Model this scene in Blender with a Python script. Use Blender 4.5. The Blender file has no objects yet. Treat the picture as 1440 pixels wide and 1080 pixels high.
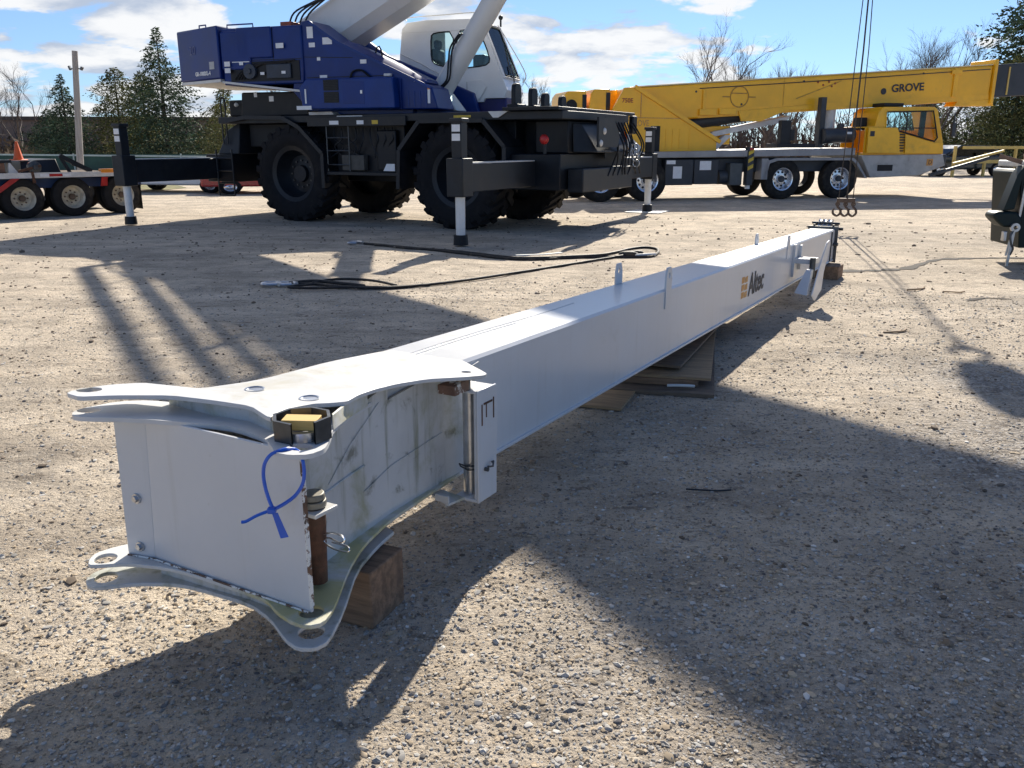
import bpy, bmesh, math, random
import numpy as np
from mathutils import Vector, Matrix, noise
random.seed(7); RNG = np.random.default_rng(11)
scn = bpy.context.scene; COL = scn.collection
R = math.radians

# ------------------------------------------------------------------ materials
def nd(nt, t, **kw):
    n = nt.nodes.new(t)
    for k, v in kw.items():
        if k in n.inputs: n.inputs[k].default_value = v
        else: setattr(n, k, v)
    return n
def rgba(c): return (c[0], c[1], c[2], 1)
def mixc(nt, fac, a, b):
    m = nt.nodes.new('ShaderNodeMix'); m.data_type = 'RGBA'
    for s, val in ((m.inputs[0], fac), (m.inputs[6], a), (m.inputs[7], b)):
        if hasattr(val, 'links') or hasattr(val, 'is_linked'): nt.links.new(val, s)
        elif isinstance(val, (int, float)): s.default_value = val
        else: s.default_value = rgba(val)
    return m.outputs[2]
def ramp(nt, fac, lo, hi):
    m = nt.nodes.new('ShaderNodeMapRange'); m.interpolation_type = 'SMOOTHSTEP'
    nt.links.new(fac, m.inputs[0]); m.inputs[1].default_value = lo; m.inputs[2].default_value = hi
    return m.outputs[0]
def noise_n(nt, vec, scale, detail=4, rough=.55, dist=0):
    n = nd(nt, 'ShaderNodeTexNoise', Scale=scale, Detail=detail, Roughness=rough, Distortion=dist)
    if vec is not None: nt.links.new(vec, n.inputs['Vector'])
    return n.outputs[0]
def math_n(nt, op, a, b):
    m = nt.nodes.new('ShaderNodeMath'); m.operation = op
    for s, val in ((m.inputs[0], a), (m.inputs[1], b)):
        if hasattr(val, 'is_linked'): nt.links.new(val, s)
        else: s.default_value = val
    return m.outputs[0]
def scaled(nt, vec, sc):
    m = nt.nodes.new('ShaderNodeMapping'); nt.links.new(vec, m.inputs[0]); m.inputs['Scale'].default_value = sc
    return m.outputs[0]

def M(name, col, rough=.5, metal=0, var=.12, scale=5, dirt=None, bump=0, bscale=60, coat=0, stretch=None, vcol=None, spec=.5, streak=None, ymask=None):
    m = bpy.data.materials.new(name); m.use_nodes = True; nt = m.node_tree
    b = nt.nodes['Principled BSDF']
    tc = nt.nodes.new('ShaderNodeTexCoord'); vec = tc.outputs['Object']
    v2 = scaled(nt, vec, stretch) if stretch else vec
    f = noise_n(nt, v2, scale, 5, .6)
    c = mixc(nt, ramp(nt, f, .3, .7), [x * (1 - var) for x in col], [min(1, x * (1 + var)) for x in col])
    if vcol:
        a = nt.nodes.new('ShaderNodeAttribute'); a.attribute_name = vcol
        mm = nt.nodes.new('ShaderNodeMix'); mm.data_type = 'RGBA'; mm.blend_type = 'MULTIPLY'; mm.inputs[0].default_value = 1
        nt.links.new(c, mm.inputs[6]); nt.links.new(a.outputs['Color'], mm.inputs[7]); c = mm.outputs[2]
    rr = None
    if dirt:                       # (colour, scale, low, high, amount)
        for dcol, ds, lo, hi, amt in (dirt if isinstance(dirt, list) else [dirt]):
            df = ramp(nt, noise_n(nt, vec, ds, 8, .65, .4), lo, hi)
            df = math_n(nt, 'MULTIPLY', df, amt)
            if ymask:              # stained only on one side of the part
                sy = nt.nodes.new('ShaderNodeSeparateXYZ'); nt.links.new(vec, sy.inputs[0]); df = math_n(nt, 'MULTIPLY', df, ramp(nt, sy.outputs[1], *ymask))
            c = mixc(nt, df, c, dcol)
    if streak:                     # rain runs down vertical faces: (colour, amount)
        sf = ramp(nt, noise_n(nt, scaled(nt, vec, (14, 14, 1.1)), 1.6, 6, .6), .52, .78)
        c = mixc(nt, math_n(nt, 'MULTIPLY', sf, streak[1]), c, streak[0])
    nt.links.new(c, b.inputs['Base Color'])
    rf = nt.nodes.new('ShaderNodeMapRange'); nt.links.new(f, rf.inputs[0])
    rf.inputs[3].default_value = max(.02, rough - .1); rf.inputs[4].default_value = min(1, rough + .12)
    nt.links.new(rf.outputs[0], b.inputs['Roughness'])
    b.inputs['Metallic'].default_value = metal
    b.inputs['Specular IOR Level'].default_value = spec
    if coat: b.inputs['Coat Weight'].default_value = coat; b.inputs['Coat Roughness'].default_value = .12
    if bump:
        bn = nt.nodes.new('ShaderNodeBump'); bn.inputs['Strength'].default_value = bump; bn.inputs['Distance'].default_value = .01
        nt.links.new(noise_n(nt, v2, bscale, 6, .6), bn.inputs['Height']); nt.links.new(bn.outputs[0], b.inputs['Normal'])
    return m

WHITE = M('white_paint', (.60, .61, .625), .34, var=.035, scale=2.2, dirt=[((.42, .40, .33), 3.2, .58, .8, .45), ((.30, .27, .2), 30, .66, .78, .35)], coat=.25, bump=.03, bscale=9, streak=((.45, .44, .40), .28))
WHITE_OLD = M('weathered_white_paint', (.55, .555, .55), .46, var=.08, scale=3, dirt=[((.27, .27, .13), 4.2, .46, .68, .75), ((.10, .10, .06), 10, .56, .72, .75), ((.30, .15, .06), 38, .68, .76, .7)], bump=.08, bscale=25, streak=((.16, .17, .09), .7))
WHITE_LUG = M('lug_white_paint', (.59, .59, .585), .4, var=.05, scale=4, dirt=[((.40, .36, .24), 3.5, .48, .72, .6), ((.28, .14, .06), 45, .7, .77, .7), ((.30, .27, .2), 14, .6, .74, .45)], bump=.05, bscale=30)
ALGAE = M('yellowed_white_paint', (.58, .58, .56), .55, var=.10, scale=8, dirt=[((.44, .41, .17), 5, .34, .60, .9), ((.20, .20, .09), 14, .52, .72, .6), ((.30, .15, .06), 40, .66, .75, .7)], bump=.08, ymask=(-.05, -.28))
STEEL = M('galvanised_steel', (.52, .53, .55), .32, metal=.9, var=.15, scale=14)
CHROME = M('polished_rod', (.85, .85, .84), .16, metal=1, var=.04, scale=8)
ROD_WHITE = M('pale_jack_tube', (.72, .72, .70), .35, var=.05, scale=8, dirt=((.3, .28, .24), 10, .55, .8, .4))
DKSTEEL = M('dark_steel', (.09, .095, .10), .38, metal=.7, var=.2, scale=15, dirt=((.30, .13, .05), 22, .58, .75, .5))
RUST = M('rusty_steel', (.12, .055, .032), .75, metal=.2, var=.4, scale=22, dirt=((.07, .045, .03), 12, .45, .7, .8), bump=.3, bscale=80)
RUSTEDGE = M('chipped_edge', (.14, .08, .05), .8, var=.4, scale=30, dirt=((.75, .74, .70), 36, .48, .53, 1))
TIMBER = M('weathered_timber', (.23, .145, .09), .85, var=.35, scale=2.2, stretch=(1.2, 14, 14), dirt=((.06, .05, .045), 5, .5, .75, .6), bump=.5, bscale=9)
PLY = M('plywood', (.34, .23, .13), .8, var=.25, scale=2.4, stretch=(1.2, 13, 5), dirt=[((.10, .08, .06), 2.2, .5, .75, .75), ((.04, .04, .04), 30, .66, .72, .8)], bump=.3, bscale=8)
PLYGREY = M('grey_plywood', (.17, .125, .088), .85, var=.3, scale=2.4, stretch=(1.2, 13, 5), dirt=((.06, .055, .05), 2.5, .5, .75, .6), bump=.3, bscale=8)
YWOOD = M('yellow_wood', (.62, .42, .14), .7, var=.15, scale=4, stretch=(1, 30, 30))
BLUETIE = M('blue_plastic', (.01, .10, .55), .3, var=.1, scale=9, coat=.3)
BLUE = M('deep_blue_paint', (.0016, .023, .155), .42, var=.16, scale=1.6, dirt=((.03, .04, .07), 3, .55, .8, .3), coat=.12, spec=.3)
BLUE2 = M('blue_housing_paint', (.003, .032, .19), .42, var=.14, scale=1.8, dirt=((.03, .04, .07), 3, .5, .8, .3), coat=.1, spec=.3)
BLACK = M('black_chassis_paint', (.006, .008, .012), .45, var=.3, scale=2.5, dirt=((.03, .03, .03), 3, .52, .8, .4), spec=.3)
BLACK2 = M('charcoal_paint', (.012, .015, .020), .45, var=.3, scale=2.5, dirt=((.05, .048, .045), 3, .52, .8, .4), spec=.35)
RUBBER = M('tyre_rubber', (.010, .010, .012), .8, var=.3, scale=6, spec=.25, dirt=((.05, .043, .035), 4, .5, .75, .35), bump=.15, bscale=40)
RUBBERDUST = M('dusty_tyre_rubber', (.020, .019, .019), .85, var=.3, scale=6, spec=.25, dirt=((.10, .085, .065), 4, .46, .72, .5), bump=.15, bscale=40)
BOOMW = M('cream_boom_paint', (.70, .69, .655), .4, var=.05, scale=.9, dirt=((.33, .31, .28), 1.6, .55, .8, .35), coat=.2)
CABW = M('white_cab_paint', (.78, .78, .78), .38, var=.04, scale=1.5, dirt=((.42, .41, .38), 3, .58, .85, .3), coat=.3)
YELLOW = M('crane_yellow_paint', (.90, .47, .010), .38, var=.09, scale=1.1, dirt=[((.42, .25, .05), 2.2, .55, .82, .4), ((.10, .06, .03), 12, .68, .8, .5)], coat=.25)
YELLOW2 = M('cab_yellow_paint', (.92, .48, .012), .38, var=.1, scale=1.4, dirt=((.36, .20, .03), 2.6, .5, .8, .5), coat=.25)
YELTRIM = M('bright_boom_edge', (.80, .66, .36), .4, var=.06, scale=2)
GREYDECK = M('carrier_grey_paint', (.30, .30, .31), .45, var=.14, scale=2, dirt=((.14, .13, .11), 4, .5, .8, .5))
SLATE = M('carrier_slate_paint', (.032, .038, .048), .5, var=.2, scale=2.4, dirt=((.12, .11, .10), 4, .55, .8, .4))
DKGREEN = M('dark_green_paint', (.004, .013, .013), .45, var=.25, scale=3, dirt=((.018, .02, .02), 5, .55, .8, .4), spec=.3)
PALE = M('pale_panel', (.62, .62, .60), .5, var=.08, scale=6, dirt=((.3, .3, .28), 9, .55, .75, .4))
DECALW = M('white_decal', (.75, .76, .77), .45, var=.05, scale=9)
DECALBLK = M('dark_decal', (.03, .032, .04), .5, var=.1, scale=9)
DECALORG = M('orange_decal', (.55, .27, .06), .45, var=.15, scale=20, dirt=((.7, .68, .62), 40, .58, .66, .8))
DECALRED = M('red_decal', (.32, .05, .02), .5, var=.2, scale=12)
ORANGE = M('orange_plastic', (.75, .12, .02), .5, var=.1, scale=5)
RED = M('red_reflector', (.42, .02, .018), .35, var=.15, scale=8)
AMBER = M('amber_lens', (.75, .26, .03), .3, var=.1, scale=8)
YSTRIPE = M('hazard_yellow', (.60, .42, .04), .5, var=.15, scale=8)
CREAM = M('cream_rim_paint', (.62, .56, .44), .5, var=.15, scale=5, dirt=((.2, .15, .1), 7, .5, .75, .6))
ALU = M('polished_wheel', (.72, .73, .76), .22, metal=.85, var=.08, scale=8)
RUSTDUST = M('rusty_deck', (.11, .075, .05), .85, var=.35, scale=4, dirt=((.2, .16, .12), 5, .5, .75, .6))
TRAILBLUE = M('trailer_blue_paint', (.02, .05, .14), .5, var=.2, scale=3, dirt=((.10, .09, .08), 4, .5, .8, .5))
POLE = M('weathered_pole', (.33, .31, .29), .9, var=.2, scale=2, stretch=(12, 12, .6), bump=.3, bscale=10)
CABLE = M('wire_rope', (.075, .062, .052), .55, metal=.4, var=.3, scale=40, bump=.6, bscale=120)
BLKROPE = M('greasy_wire_rope', (.028, .025, .024), .6, metal=.3, var=.4, scale=30, dirt=((.16, .12, .08), 6, .5, .7, .5), bump=.7, bscale=120)
HOOKM = M('worn_hook_steel', (.12, .085, .065), .55, metal=.5, var=.3, scale=20)
BRICK = M('brown_brick', (.24, .165, .125), .9, var=.12, scale=3)
ROOFM = M('flat_roof', (.10, .075, .06), .9, var=.15, scale=2)
FENCEG = M('green_fence_mesh', (.028, .075, .055), .7, var=.2, scale=1.5)
RAILW = M('pale_rail', (.45, .52, .47), .5, var=.1, scale=2)
RAILY = M('yellow_rail', (.62, .44, .12), .5, var=.12, scale=2)
CARW = M('white_car_paint', (.70, .70, .70), .25, var=.03, scale=2, coat=.6)
CARR = M('red_car_paint', (.36, .02, .025), .25, var=.05, scale=2, coat=.6)
CARD = M('dark_car_paint', (.02, .03, .035), .22, var=.1, scale=2, coat=.7)
SEAT = M('seat_fabric', (.025, .027, .03), .8, var=.2, scale=8)
CONC = M('concrete', (.36, .35, .33), .85, var=.12, scale=3)
def glass(name, tint=(.72, .86, .88), rough=.02):
    m = bpy.data.materials.new(name); m.use_nodes = True; nt = m.node_tree
    nt.nodes.clear()
    o = nt.nodes.new('ShaderNodeOutputMaterial'); mx = nt.nodes.new('ShaderNodeMixShader')
    t = nd(nt, 'ShaderNodeBsdfTransparent', Color=rgba(tint)); g = nd(nt, 'ShaderNodeBsdfGlossy', Roughness=rough)
    lw = nd(nt, 'ShaderNodeLayerWeight', Blend=.12)
    tc = nt.nodes.new('ShaderNodeTexCoord')
    f = math_n(nt, 'ADD', lw.outputs['Fresnel'], math_n(nt, 'MULTIPLY', noise_n(nt, tc.outputs['Object'], 5), .05))
    nt.links.new(f, mx.inputs[0]); nt.links.new(t.outputs[0], mx.inputs[1]); nt.links.new(g.outputs[0], mx.inputs[2])
    nt.links.new(mx.outputs[0], o.inputs[0]); return m
GLASS = glass('cab_glass'); GLASSD = glass('dark_glass', (.25, .30, .32))

# ------------------------------------------------------------------ mesh helpers
class MB:
    def __init__(s): s.v = []; s.f = []
    def add(s, vs, fs):
        o = len(s.v); s.v += [tuple(map(float, p)) for p in vs]; s.f += [tuple(i + o for i in f) for f in fs]; return s
    def box(s, x0, x1, y0, y1, z0, z1):
        return s.add([(x0, y0, z0), (x1, y0, z0), (x1, y1, z0), (x0, y1, z0), (x0, y0, z1), (x1, y0, z1), (x1, y1, z1), (x0, y1, z1)],
                     [(3, 2, 1, 0), (4, 5, 6, 7), (0, 1, 5, 4), (1, 2, 6, 5), (2, 3, 7, 6), (3, 0, 4, 7)])
    def hexa(s, bot, top):
        n = len(bot)
        return s.add(list(bot) + list(top), [tuple(range(n - 1, -1, -1)), tuple(range(n, 2 * n))] + [(i, (i + 1) % n, n + (i + 1) % n, n + i) for i in range(n)])
    def prism(s, poly, axis, a0, a1):
        def P(p, a): return (p[0], a, p[1]) if axis == 'y' else ((a, p[0], p[1]) if axis == 'x' else (p[0], p[1], a))
        return s.hexa([P(p, a0) for p in poly], [P(p, a1) for p in poly])
    def beam(s, p0, p1, w, h, up=(0, 0, 1)):
        p0 = Vector(p0); p1 = Vector(p1); d = (p1 - p0).normalized(); u = Vector(up)
        if abs(d.dot(u)) > .98: u = Vector((1, 0, 0))
        x = d.cross(u).normalized() * (w / 2); z = x.cross(d).normalized() * (h / 2)
        q = [-x - z, x - z, x + z, -x + z]
        return s.hexa([p0 + k for k in q], [p1 + k for k in q])
    def cyl(s, p0, p1, r0, r1=None, n=16):
        r1 = r0 if r1 is None else r1
        p0 = Vector(p0); p1 = Vector(p1); d = (p1 - p0).normalized(); a = Vector((0, 0, 1)) if abs(d.z) < .9 else Vector((1, 0, 0))
        x = d.cross(a).normalized(); y = d.cross(x)
        ring = [x * math.cos(t) + y * math.sin(t) for t in [2 * math.pi * i / n for i in range(n)]]
        return s.hexa([p0 + k * r0 for k in ring], [p1 + k * r1 for k in ring])
    def tube(s, pts, r, n=6, closed=False):
        pts = [Vector(p) for p in pts]; N = len(pts); rr = r if isinstance(r, (list, tuple)) else [r] * N
        vs = []; prev = None
        for i, p in enumerate(pts):
            d = (pts[(i + 1) % N] - pts[i - 1]) if closed else (pts[min(i + 1, N - 1)] - pts[max(i - 1, 0)])
            if d.length < 1e-9: d = Vector((0, 0, 1))
            d.normalize()
            if prev is None:
                a = Vector((0, 0, 1)) if abs(d.z) < .9 else Vector((1, 0, 0)); x = d.cross(a).normalized()
            else: x = (prev - d * prev.dot(d)).normalized()
            prev = x; y = d.cross(x)
            vs += [p + (x * math.cos(2 * math.pi * k / n) + y * math.sin(2 * math.pi * k / n)) * rr[i] for k in range(n)]
        fs = []
        for i in range(N if closed else N - 1):
            j = (i + 1) % N
            fs += [(i * n + k, i * n + (k + 1) % n, j * n + (k + 1) % n, j * n + k) for k in range(n)]
        if not closed: fs += [tuple(range(n - 1, -1, -1)), tuple((N - 1) * n + k for k in range(n))]
        return s.add(vs, fs)
    def lathe(s, prof, c=(0, 0, 0), n=32, ax='y', closed=True):
        vs = []; P = len(prof)
        for i in range(n):
            t = 2 * math.pi * i / n; ct, st = math.cos(t), math.sin(t)
            for r, h in prof:
                vs.append((c[0] + r * ct, c[1] + h, c[2] + r * st) if ax == 'y' else (c[0] + r * ct, c[1] + r * st, c[2] + h))
        fs = []
        for i in range(n):
            j = (i + 1) % n
            for k in range(P if closed else P - 1):
                l = (k + 1) % P; fs.append((i * P + k, j * P + k, j * P + l, i * P + l))
        return s.add(vs, fs)
    def ball(s, c, r, sub=2, sc=(1, 1, 1)):
        bm = bmesh.new(); bmesh.ops.create_icosphere(bm, subdivisions=sub, radius=r)
        bm.verts.index_update()
        s.add([(c[0] + v.co.x * sc[0], c[1] + v.co.y * sc[1], c[2] + v.co.z * sc[2]) for v in bm.verts], [tuple(v.index for v in f.verts) for f in bm.faces]); bm.free(); return s
    def rot(s, mat):
        s.v = [tuple(mat @ Vector(p)) for p in s.v]; return s
    def build(s, name, mat, parent=None, bevel=0, smooth=True, ang=.6, segs=2):
        me = bpy.data.meshes.new(name); me.from_pydata(s.v, [], s.f); me.validate()
        bm = bmesh.new(); bm.from_mesh(me); bmesh.ops.recalc_face_normals(bm, faces=bm.faces); bm.to_mesh(me); bm.free()
        return link(name, me, mat, parent, bevel, smooth, ang, segs)
def link(name, me, mat, parent=None, bevel=0, smooth=True, ang=.6, segs=2):
    me.materials.append(mat)
    if smooth:
        me.polygons.foreach_set('use_smooth', [True] * len(me.polygons)); me.set_sharp_from_angle(angle=ang)
    o = bpy.data.objects.new(name, me); COL.objects.link(o)
    if parent: o.parent = parent
    if bevel:
        b = o.modifiers.new('edge', 'BEVEL'); b.width = bevel; b.segments = segs; b.limit_method = 'ANGLE'; b.angle_limit = .7
    return o
def empty(name, loc=(0, 0, 0), rz=0, label=None, cat=None, group=None):
    o = bpy.data.objects.new(name, None); COL.objects.link(o); o.location = loc; o.rotation_euler = (0, 0, rz); o.empty_display_size = .3
    if label: tag(o, label, cat, group)
    return o
def tag(o, label, cat, group=None):
    o['label'] = label; o['category'] = cat
    if group: o['group'] = group
    return o
def plate(name, outline, holes, zf, th, mat, parent, bevel=.002):
    bm = bmesh.new(); E = []
    for lp in [outline] + holes:
        vs = [bm.verts.new((p[0], p[1], 0)) for p in lp]
        E += [bm.edges.new((vs[i], vs[(i + 1) % len(vs)])) for i in range(len(vs))]
    bmesh.ops.triangle_fill(bm, use_beauty=True, use_dissolve=False, edges=E)
    fs = list(bm.faces)
    ex = bmesh.ops.extrude_face_region(bm, geom=fs)
    low = {g for g in ex['geom'] if isinstance(g, bmesh.types.BMVert)}
    for v in bm.verts: v.co.z = zf(v.co.x, v.co.y) - (th if v in low else 0)
    bmesh.ops.recalc_face_normals(bm, faces=bm.faces)
    me = bpy.data.meshes.new(name); bm.to_mesh(me); bm.free()
    return link(name, me, mat, parent, bevel, ang=.5)
def circ(cx, cy, r, n=20): return [(cx + r * math.cos(2 * math.pi * i / n), cy + r * math.sin(2 * math.pi * i / n)) for i in range(n)]
def chaikin(p, it=1, q=.25):
    for _ in range(it):
        o = []
        for i in range(len(p)):
            a, b = p[i], p[(i + 1) % len(p)]
            o += [(a[0] * (1 - q) + b[0] * q, a[1] * (1 - q) + b[1] * q), (a[0] * q + b[0] * (1 - q), a[1] * q + b[1] * (1 - q))]
        p = o
    return p
def smooth_path(pts, k=6):
    pts = [Vector(p) for p in pts]; out = []
    for i in range(len(pts) - 1):
        p0, p1, p2, p3 = pts[max(i - 1, 0)], pts[i], pts[i + 1], pts[min(i + 2, len(pts) - 1)]
        for j in range(k):
            t = j / k
            out.append(.5 * ((2 * p1) + (p2 - p0) * t + (2 * p0 - 5 * p1 + 4 * p2 - p3) * t * t + (3 * p1 - p0 - 3 * p2 + p3) * t ** 3))
    return out + [pts[-1]]
def text(name, body, size, loc, parent, mat, rot=(R(90), 0, 0), bold=0, ext=.002, sx=1, shear=0, align='LEFT'):
    cu = bpy.data.curves.new(name, 'FONT'); cu.body = body; cu.size = size; cu.extrude = ext; cu.offset = bold; cu.shear = shear; cu.align_x = align; cu.resolution_u = 3
    o = bpy.data.objects.new(name, cu); COL.objects.link(o); bpy.context.view_layer.update()
    me = bpy.data.meshes.new_from_object(o.evaluated_get(bpy.context.evaluated_depsgraph_get()))
    bpy.data.objects.remove(o); me.materials.clear(); me.materials.append(mat); me.name = name
    ob = bpy.data.objects.new(name, me); COL.objects.link(ob); ob.parent = parent; ob.location = loc; ob.rotation_euler = rot; ob.scale = (sx, 1, 1)
    return ob
def copy_tree(o, parent=None):
    c = o.copy(); COL.objects.link(c)
    if parent: c.parent = parent
    for ch in list(o.children): copy_tree(ch, c)
    return c
# ------------------------------------------------------------------ camera, sun, sky
cam = bpy.data.cameras.new('camera'); co = bpy.data.objects.new('camera', cam); COL.objects.link(co)
co.location = (0, 0, 1.5); co.rotation_euler = (R(90 - 15.69), 0, 0); cam.lens = 30.0; cam.sensor_width = 36; cam.clip_end = 3000; cam.clip_start = .05
scn.camera = co
AZ, EL = R(15), R(32)
sdir = Vector((math.sin(AZ) * math.cos(EL), math.cos(AZ) * math.cos(EL), math.sin(EL)))
sl = bpy.data.lights.new('sun', 'SUN'); sl.energy = 5.0; sl.angle = R(.53); sl.color = (1, .925, .80)
so = bpy.data.objects.new('sun', sl); COL.objects.link(so); so.rotation_euler = sdir.to_track_quat('Z', 'Y').to_euler(); so.location = (10, 40, 40)
def build_world():
    w = bpy.data.worlds.new('World'); scn.world = w; w.use_nodes = True; nt = w.node_tree; nt.nodes.clear()
    out = nt.nodes.new('ShaderNodeOutputWorld'); bg = nd(nt, 'ShaderNodeBackground', Strength=.054)
    sky = nt.nodes.new('ShaderNodeTexSky'); sky.sky_type = 'NISHITA'; sky.sun_disc = False
    sky.sun_elevation = EL; sky.sun_rotation = AZ; sky.altitude = 300; sky.air_density = 1.0; sky.dust_density = .0; sky.ozone_density = 5.0
    hs = nd(nt, 'ShaderNodeHueSaturation', Saturation=.78, Value=1.10); nt.links.new(sky.outputs[0], hs.inputs['Color'])
    tint = nt.nodes.new('ShaderNodeMix'); tint.data_type = 'RGBA'; tint.blend_type = 'MULTIPLY'; tint.inputs[0].default_value = 1
    nt.links.new(hs.outputs[0], tint.inputs[6]); tint.inputs[7].default_value = (.80, .98, 1.24, 1)
    tc = nt.nodes.new('ShaderNodeTexCoord'); sep = nt.nodes.new('ShaderNodeSeparateXYZ'); nt.links.new(tc.outputs['Generated'], sep.inputs[0])
    z = math_n(nt, 'ADD', math_n(nt, 'MAXIMUM', sep.outputs[2], 0), .21)
    u = math_n(nt, 'DIVIDE', sep.outputs[0], z); v = math_n(nt, 'DIVIDE', sep.outputs[1], z)
    cmb = nt.nodes.new('ShaderNodeCombineXYZ'); nt.links.new(u, cmb.inputs[0]); nt.links.new(v, cmb.inputs[1])
    def fld(dx, dy, sc, det=9, rg=.56, ds=.2):
        off = nt.nodes.new('ShaderNodeMapping'); off.inputs['Location'].default_value = (CLOUD_OFF[0] + dx, CLOUD_OFF[1] + dy, 0); nt.links.new(cmb.outputs[0], off.inputs[0])
        return noise_n(nt, off.outputs[0], sc, det, rg, ds)
    n1 = fld(0, 0, CLOUD_SC); n2 = fld(.05, .20, CLOUD_SC); big = fld(4, 9, CLOUD_SC * .35, 2, .5, 0)
    # more cloud over to the left of the view, clearer to the right
    bias = math_n(nt, 'ADD', math_n(nt, 'MULTIPLY', sep.outputs[0], -.12), math_n(nt, 'MULTIPLY', ramp(nt, sep.outputs[1], .55, .1), -.16))   # open blue sky behind us
    dens = math_n(nt, 'ADD', math_n(nt, 'ADD', n1, bias), math_n(nt, 'MULTIPLY', math_n(nt, 'SUBTRACT', big, .5), .30))
    mask = math_n(nt, 'MULTIPLY', ramp(nt, dens, CLOUD_LO, CLOUD_LO + .075), .95)
    lit = ramp(nt, math_n(nt, 'SUBTRACT', n1, n2), -.16, .10)
    cc = mixc(nt, lit, (5.4, 6.2, 7.6), (10.6, 10.6, 10.6))
    c = mixc(nt, mask, tint.outputs[2], cc)
    nt.links.new(c, bg.inputs[0]); nt.links.new(bg.outputs[0], out.inputs[0])
CLOUD_OFF = (9.1, 6.2, 0); CLOUD_SC = 2.5; CLOUD_LO = .476
build_world()
vs = scn.view_settings; vs.view_transform = 'Standard'; vs.look = 'None'; vs.exposure = .78; vs.gamma = 1; vs.use_curve_mapping = False
# ------------------------------------------------------------------ ground
def ground_h(x, y):
    d = math.hypot(x, y)
    a = max(0., min(1., (26 - d) / 16))
    if a <= 0: return 0.
    p = Vector((x, y, 0))
    h = .010 * noise.noise(p * .9) + .006 * noise.noise(p * 4.1 + Vector((3, 7, 1)))
    if d < 11:
        k = min(1, (11 - d) / 5); h += .0050 * noise.noise(p * 15) * k + .0042 * noise.noise(p * 34 + Vector((9, 2, 4))) * k
    return h * a
def build_ground():
    th = list(np.linspace(R(-40), R(40), 250)) + list(np.linspace(R(40), R(320), 42))[1:-1]
    rr = list(np.geomspace(.55, 14, 260)) + list(np.geomspace(14, 1200, 60))[1:]
    nT = len(th); vs = [(0, 0, 0)]; fs = []
    for r in rr:
        for t in th:
            x, y = r * math.sin(t), r * math.cos(t); vs.append((x, y, ground_h(x, y)))
    for j in range(nT): fs.append((0, 1 + j, 1 + (j + 1) % nT))
    for i in range(len(rr) - 1):
        for j in range(nT):
            k = (j + 1) % nT; a = 1 + i * nT; b = a + nT
            fs.append((a + j, b + j, b + k, a + k))
    me = bpy.data.meshes.new('ground'); me.from_pydata(vs, [], fs)
    bm = bmesh.new(); bm.from_mesh(me); bmesh.ops.recalc_face_normals(bm, faces=bm.faces)
    if sum(f.normal.z for f in list(bm.faces)[:50]) < 0: bmesh.ops.reverse_faces(bm, faces=bm.faces)
    bm.to_mesh(me); bm.free()
    m = bpy.data.materials.new('dirt_and_gravel'); m.use_nodes = True; nt = m.node_tree; b = nt.nodes['Principled BSDF']
    tc = nt.nodes.new('ShaderNodeTexCoord'); P = tc.outputs['Object']
    big = noise_n(nt, P, .22, 4, .6, .5); mid = noise_n(nt, P, 1.4, 6, .62, .3); fine = noise_n(nt, P, 9, 7, .68); grit = noise_n(nt, P, 55, 6, .72)
    trk = noise_n(nt, scaled(nt, P, (.16, 1.5, 1)), 1.5, 6, .62, .25)     # old wheel tracks across the lot
    c = mixc(nt, ramp(nt, mid, .32, .68), (0.332, 0.267, 0.191), (0.527, 0.423, 0.297))
    c = mixc(nt, math_n(nt, 'MULTIPLY', ramp(nt, trk, .52, .72), .55), c, (0.267, 0.211, 0.152))
    c = mixc(nt, math_n(nt, 'MULTIPLY', ramp(nt, trk, .50, .30), .5), c, (0.611, 0.507, 0.376))
    c = mixc(nt, math_n(nt, 'MULTIPLY', ramp(nt, fine, .52, .74), .6), c, (0.195, 0.159, 0.121))
    c = mixc(nt, math_n(nt, 'MULTIPLY', ramp(nt, fine, .46, .26), .5), c, (0.650, 0.546, 0.422))
    c = mixc(nt, math_n(nt, 'MULTIPLY', ramp(nt, big, .50, .66), .45), c, (.25, .205, .155))
    c = mixc(nt, math_n(nt, 'MULTIPLY', ramp(nt, noise_n(nt, scaled(nt, P, (.35, 1, 1)), .8, 5, .65, 1.2), .58, .70), .5), c, (.20, .165, .128))
    # crushed grey stone, worn through in patches and towards the foreground
    sp = nt.nodes.new('ShaderNodeSeparateXYZ'); nt.links.new(P, sp.inputs[0])
    near = math_n(nt, 'ADD', math_n(nt, 'MULTIPLY', sp.outputs[0], .10), math_n(nt, 'MULTIPLY', sp.outputs[1], -.085))
    gm = ramp(nt, math_n(nt, 'ADD', math_n(nt, 'ADD', noise_n(nt, P, .55, 5, .6, .4), near), .12), .42, .66)
    vor = nd(nt, 'ShaderNodeTexVoronoi', Scale=46.0); nt.links.new(P, vor.inputs['Vector'])
    vc = nt.nodes.new('ShaderNodeSeparateColor'); nt.links.new(vor.outputs['Color'], vc.inputs[0])
    st = mixc(nt, vc.outputs[0], (0.156, 0.143, 0.139), (0.429, 0.410, 0.383))
    st = mixc(nt, ramp(nt, vor.outputs['Distance'], .45, .75), st, (0.130, 0.114, 0.099))
    c = mixc(nt, math_n(nt, 'MULTIPLY', gm, .70), c, st)
    spk = noise_n(nt, P, 21, 5, .7, .6)
    c = mixc(nt, math_n(nt, 'MULTIPLY', ramp(nt, spk, .60, .68), .8), c, (.085, .068, .052))
    spk2 = noise_n(nt, scaled(nt, P, (.7, 1.2, 1)), 6.5, 6, .74, .5)
    c = mixc(nt, math_n(nt, 'MULTIPLY', ramp(nt, spk2, .575, .64), .65), c, (.11, .085, .062))
    c = mixc(nt, math_n(nt, 'MULTIPLY', ramp(nt, spk2, .42, .34), .45), c, (.66, .56, .42))
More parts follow.
